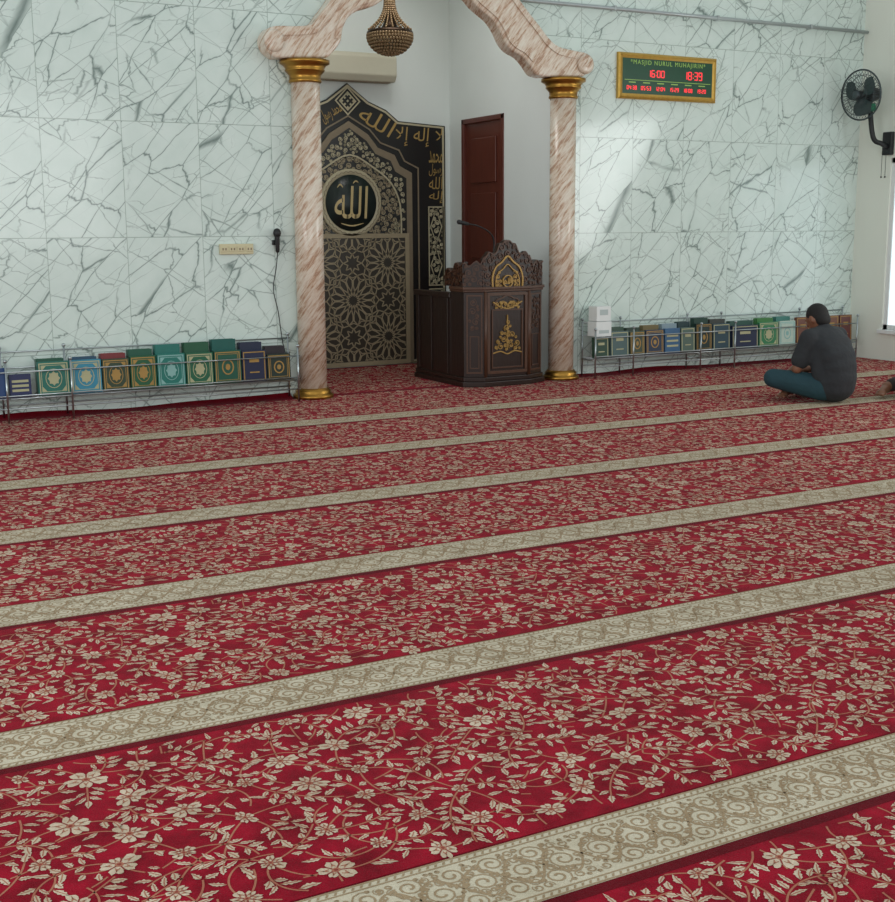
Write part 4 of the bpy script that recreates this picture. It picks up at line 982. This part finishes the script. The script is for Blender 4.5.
def person(loc, rz, label, mshirt, mpants, scale=1.0, foot_out=False):
    root = empty('person', loc, label, 'person', None, rz); root.scale = (scale,)*3
    Rx = lambda a: Matrix.Rotation(a, 3, 'X')
    sh = {s: (s*.18, .115, .518) for s in (-1, 1)}; el = {s: (s*.25, .17, .27) for s in (-1, 1)}; wr = {s: (s*.10, .36, .22) for s in (-1, 1)}
    hip = {s: (s*.10, .02, .115) for s in (-1, 1)}; kn = {-1: (-.35, .33, .185), 1: (.35, .33, .15)}; an = {1: (-.10, .36, .075), -1: (.08, .46, .075)}
    if foot_out: kn = {1: (.13, .43, .14), -1: (-.30, .30, .14)}; an = {1: (-.30, .50, .075), -1: (.08, .30, .075)}
    spine = [((0,-.02,.13),(.17,.13,.12),0), ((0,-.045,.21),(.158,.118,.12),-.1), ((0,-.045,.29),(.156,.112,.12),-.22), ((0,-.022,.37),(.166,.112,.12),-.38), ((0,.02,.445),(.178,.106,.11),-.5), ((0,.068,.505),(.162,.085,.085),-.6)]
    def torso(b, g):
        for c_, r_, a in spine: b.ball(c_, (r_[0]+g, r_[1]+g, r_[2]+g), 24, R=Rx(a))
        caps(b, [sh[-1], (0,.10,.535), sh[1]], [.062+g,.07+g,.062+g])
    def upper(b, g, to=1.0):
        for s in (-1, 1):
            A, B_ = Vector(sh[s]), Vector(el[s]); E = A.lerp(B_, to); caps(b, [A, A.lerp(E,.5), E], [.06+g,.053+g,.045+g if to == 1 else .056+g])
    def legs(b, g, to=1.0):
        for s in (-1, 1):
            H_, K_, A_ = Vector(hip[s]), Vector(kn[s]), Vector(an[s]); K2 = K_.lerp(A_, to)
            caps(b, [H_, H_.lerp(K_,.5), K_], [.092+g,.08+g,.062+g]); caps(b, [K_, K_.lerp(K2,.35), K2], [.06+g,.058+g,.038+g])
    b = MB(); torso(b, 0); upper(b, 0); legs(b, 0)
    for s in (-1, 1):
        E, W_ = Vector(el[s]), Vector(wr[s]); caps(b, [E, E.lerp(W_,.35), W_], [.043,.04,.027])
        d = Vector((-s*.55, .55, -.25)).normalized(); side = d.cross(Vector((0,0,1))).normalized(); pc = W_+d*.045
        caps(b, [W_, W_+d*.03, W_+d*.08], [.026,.032,.03]); caps(b, [pc+side*.02, pc-side*.02], [.024,.024])
        for k, ln in enumerate((.062,.072,.068,.054)):
            st = W_+d*.085+side*(.03-.02*k); m_ = st+d*ln*.5-Vector((0,0,.006)); en = st+d*ln*.85-Vector((0,0,.028)); caps(b, [st, m_, en], [.0095,.009,.008], 8)
        tb = W_+d*.03+side*.03; caps(b, [tb, tb+side*.025+d*.025, tb+side*.03+d*.055], [.012,.011,.0095], 8)
        A_ = Vector(an[s]); fd = Vector((-s*.9, -.28 if s > 0 else -.1, 0)).normalized(); fs2 = Vector((-fd.y, fd.x, 0))
        caps(b, [A_, A_-fd*.05+Vector((0,0,-.022))], [.036,.036]); caps(b, [A_+Vector((0,0,-.01)), A_+fd*.08+Vector((0,0,-.026)), A_+fd*.14+Vector((0,0,-.036))], [.036,.033,.026])
        caps(b, [A_+fd*.13+fs2*.022+Vector((0,0,-.04)), A_+fd*.13-fs2*.022+Vector((0,0,-.04))], [.022,.02])
        for k in range(5):
            st = A_+fd*.145+fs2*(.032-.016*k)+Vector((0,0,-.046)); caps(b, [st, st+fd*(.045-.006*k)], [.0125 if k == 0 else .009]*2, 8)
    hc = Vector((0,.19,.672)); Rh = Rx(-.5)
    caps(b, [(0,.10,.535), (0,.135,.585), (0,.16,.63)], [.066,.060,.057])
    b.ball(hc, (.080,.098,.108), 28, R=Rh); b.ball(hc+Rh@Vector((0,.028,-.05)), (.060,.062,.068), 20, R=Rh)
    b.ball(hc+Rh@Vector((0,.07,-.085)), (.026,.022,.02), 14)
    caps(b, [hc+Rh@Vector((0,.090,.012)), hc+Rh@Vector((0,.110,-.022))], [.011,.016], 10)
    for s in (-1, 1):
        b.ball(hc+Rh@Vector((s*.082,-.004,-.012)), (.013,.021,.033), 14, R=Rh)
        b.ball(hc+Rh@Vector((s*.03,.085,.02)), (.024,.012,.009), 10, R=Rh)
    for q in (-.047, -.057): caps(b, [hc+Rh@Vector((-.02,.088,q)), hc+Rh@Vector((.02,.088,q))], [.0075,.0075], 8)
    remesh(b, 'body', m_skin, root, .0062, 4)
    for s in (-1, 1):
        b = MB(); b.ball(hc+Rh@Vector((s*.03,.090,.006)), (.012,.006,.007), 12, R=Rh); b.build('eye', m_ivory, root, local=True)
    b = MB()
    b.ball(hc+Rh@Vector((0,-.012,.022)), (.084,.097,.099), 28, R=Rh); b.ball(hc+Rh@Vector((0,-.042,-.03)), (.074,.064,.072), 20, R=Rh)
    remesh(b, 'hair', m_hair, root, .008, 3)
    b = MB(); torso(b, .018); upper(b, .022, .72); caps(b, [(0,.10,.55),(0,.122,.578)], [.082,.070])
    b.ball((0,-.03,.17), (.19,.145,.10), 24); b.ball((0,.04,.28), (.16,.11,.13), 24)
    for s in (-1, 1): caps(b, [(s*.14,.06,.46), (s*.16,.045,.34), (s*.155,.02,.22)], [.06,.055,.06])
    remesh(b, 'shirt', mshirt, root, .010, 16)
    b = MB(); b.ball((0,-.01,.12), (.185,.142,.12), 24); legs(b, .018, .86)
    remesh(b, 'trousers', mpants, root, .009, 9)
    return root
g = at(832,402,Z=.013)
person((g.x, g.y, .022), radians(6), 'person in charcoal t-shirt and teal jeans sitting cross-legged, back turned', m_shirt, m_jeans, .97)
g2 = at(962,400,Z=.013)
person((g2.x, g2.y, .022), radians(8), 'person at the right edge, only a bare foot and knee showing', m_ac, m_dpants, 1.0, True)

# ------------------------------------------------------------------ light
wd = bpy.data.worlds.new('world'); scn.world = wd; wd.use_nodes = True; wn = wd.node_tree
bg = wn.nodes['Background']; bg.inputs[0].default_value = (.91, .98, 1.0, 1); bg.inputs[1].default_value = .58
def area(name, loc, target, sx, sy, en, col=(1, 1, 1), spec=1.0):
    l = bpy.data.lights.new(name, 'AREA'); l.shape = 'RECTANGLE'; l.size = sx; l.size_y = sy; l.energy = en; l.color = col; l.specular_factor = spec
    o = bpy.data.objects.new(name, l); COL.objects.link(o); o.location = loc
    o.rotation_euler = (Vector(target)-Vector(loc)).to_track_quat('-Z', 'Y').to_euler(); return o
area('window_light_right', (XW-.1, 5.0, 1.9), (XW-5, 6.0, 1.0), 4, 1.8, 150, (.96, 1, 1), 0.0)
area('window_light_back', (2, -3, 2.4), (4, 9, 1.4), 7, 2.6, 170, (.97, 1, 1), .1)
area('fill_light_left', (XM-.5, 4, 2.2), (XW, 8, 1.6), 4, 2.2, 170, (.97, 1, 1), .1)  # added fill that lifts the right wall; no known window on this side
area('niche_fill_light', (XC, 10.2, 4.1), (XC, 10.4, 0), .8, .8, 14, (1, .98, .95))  # added fill to brighten the niche, stands for no real fitting
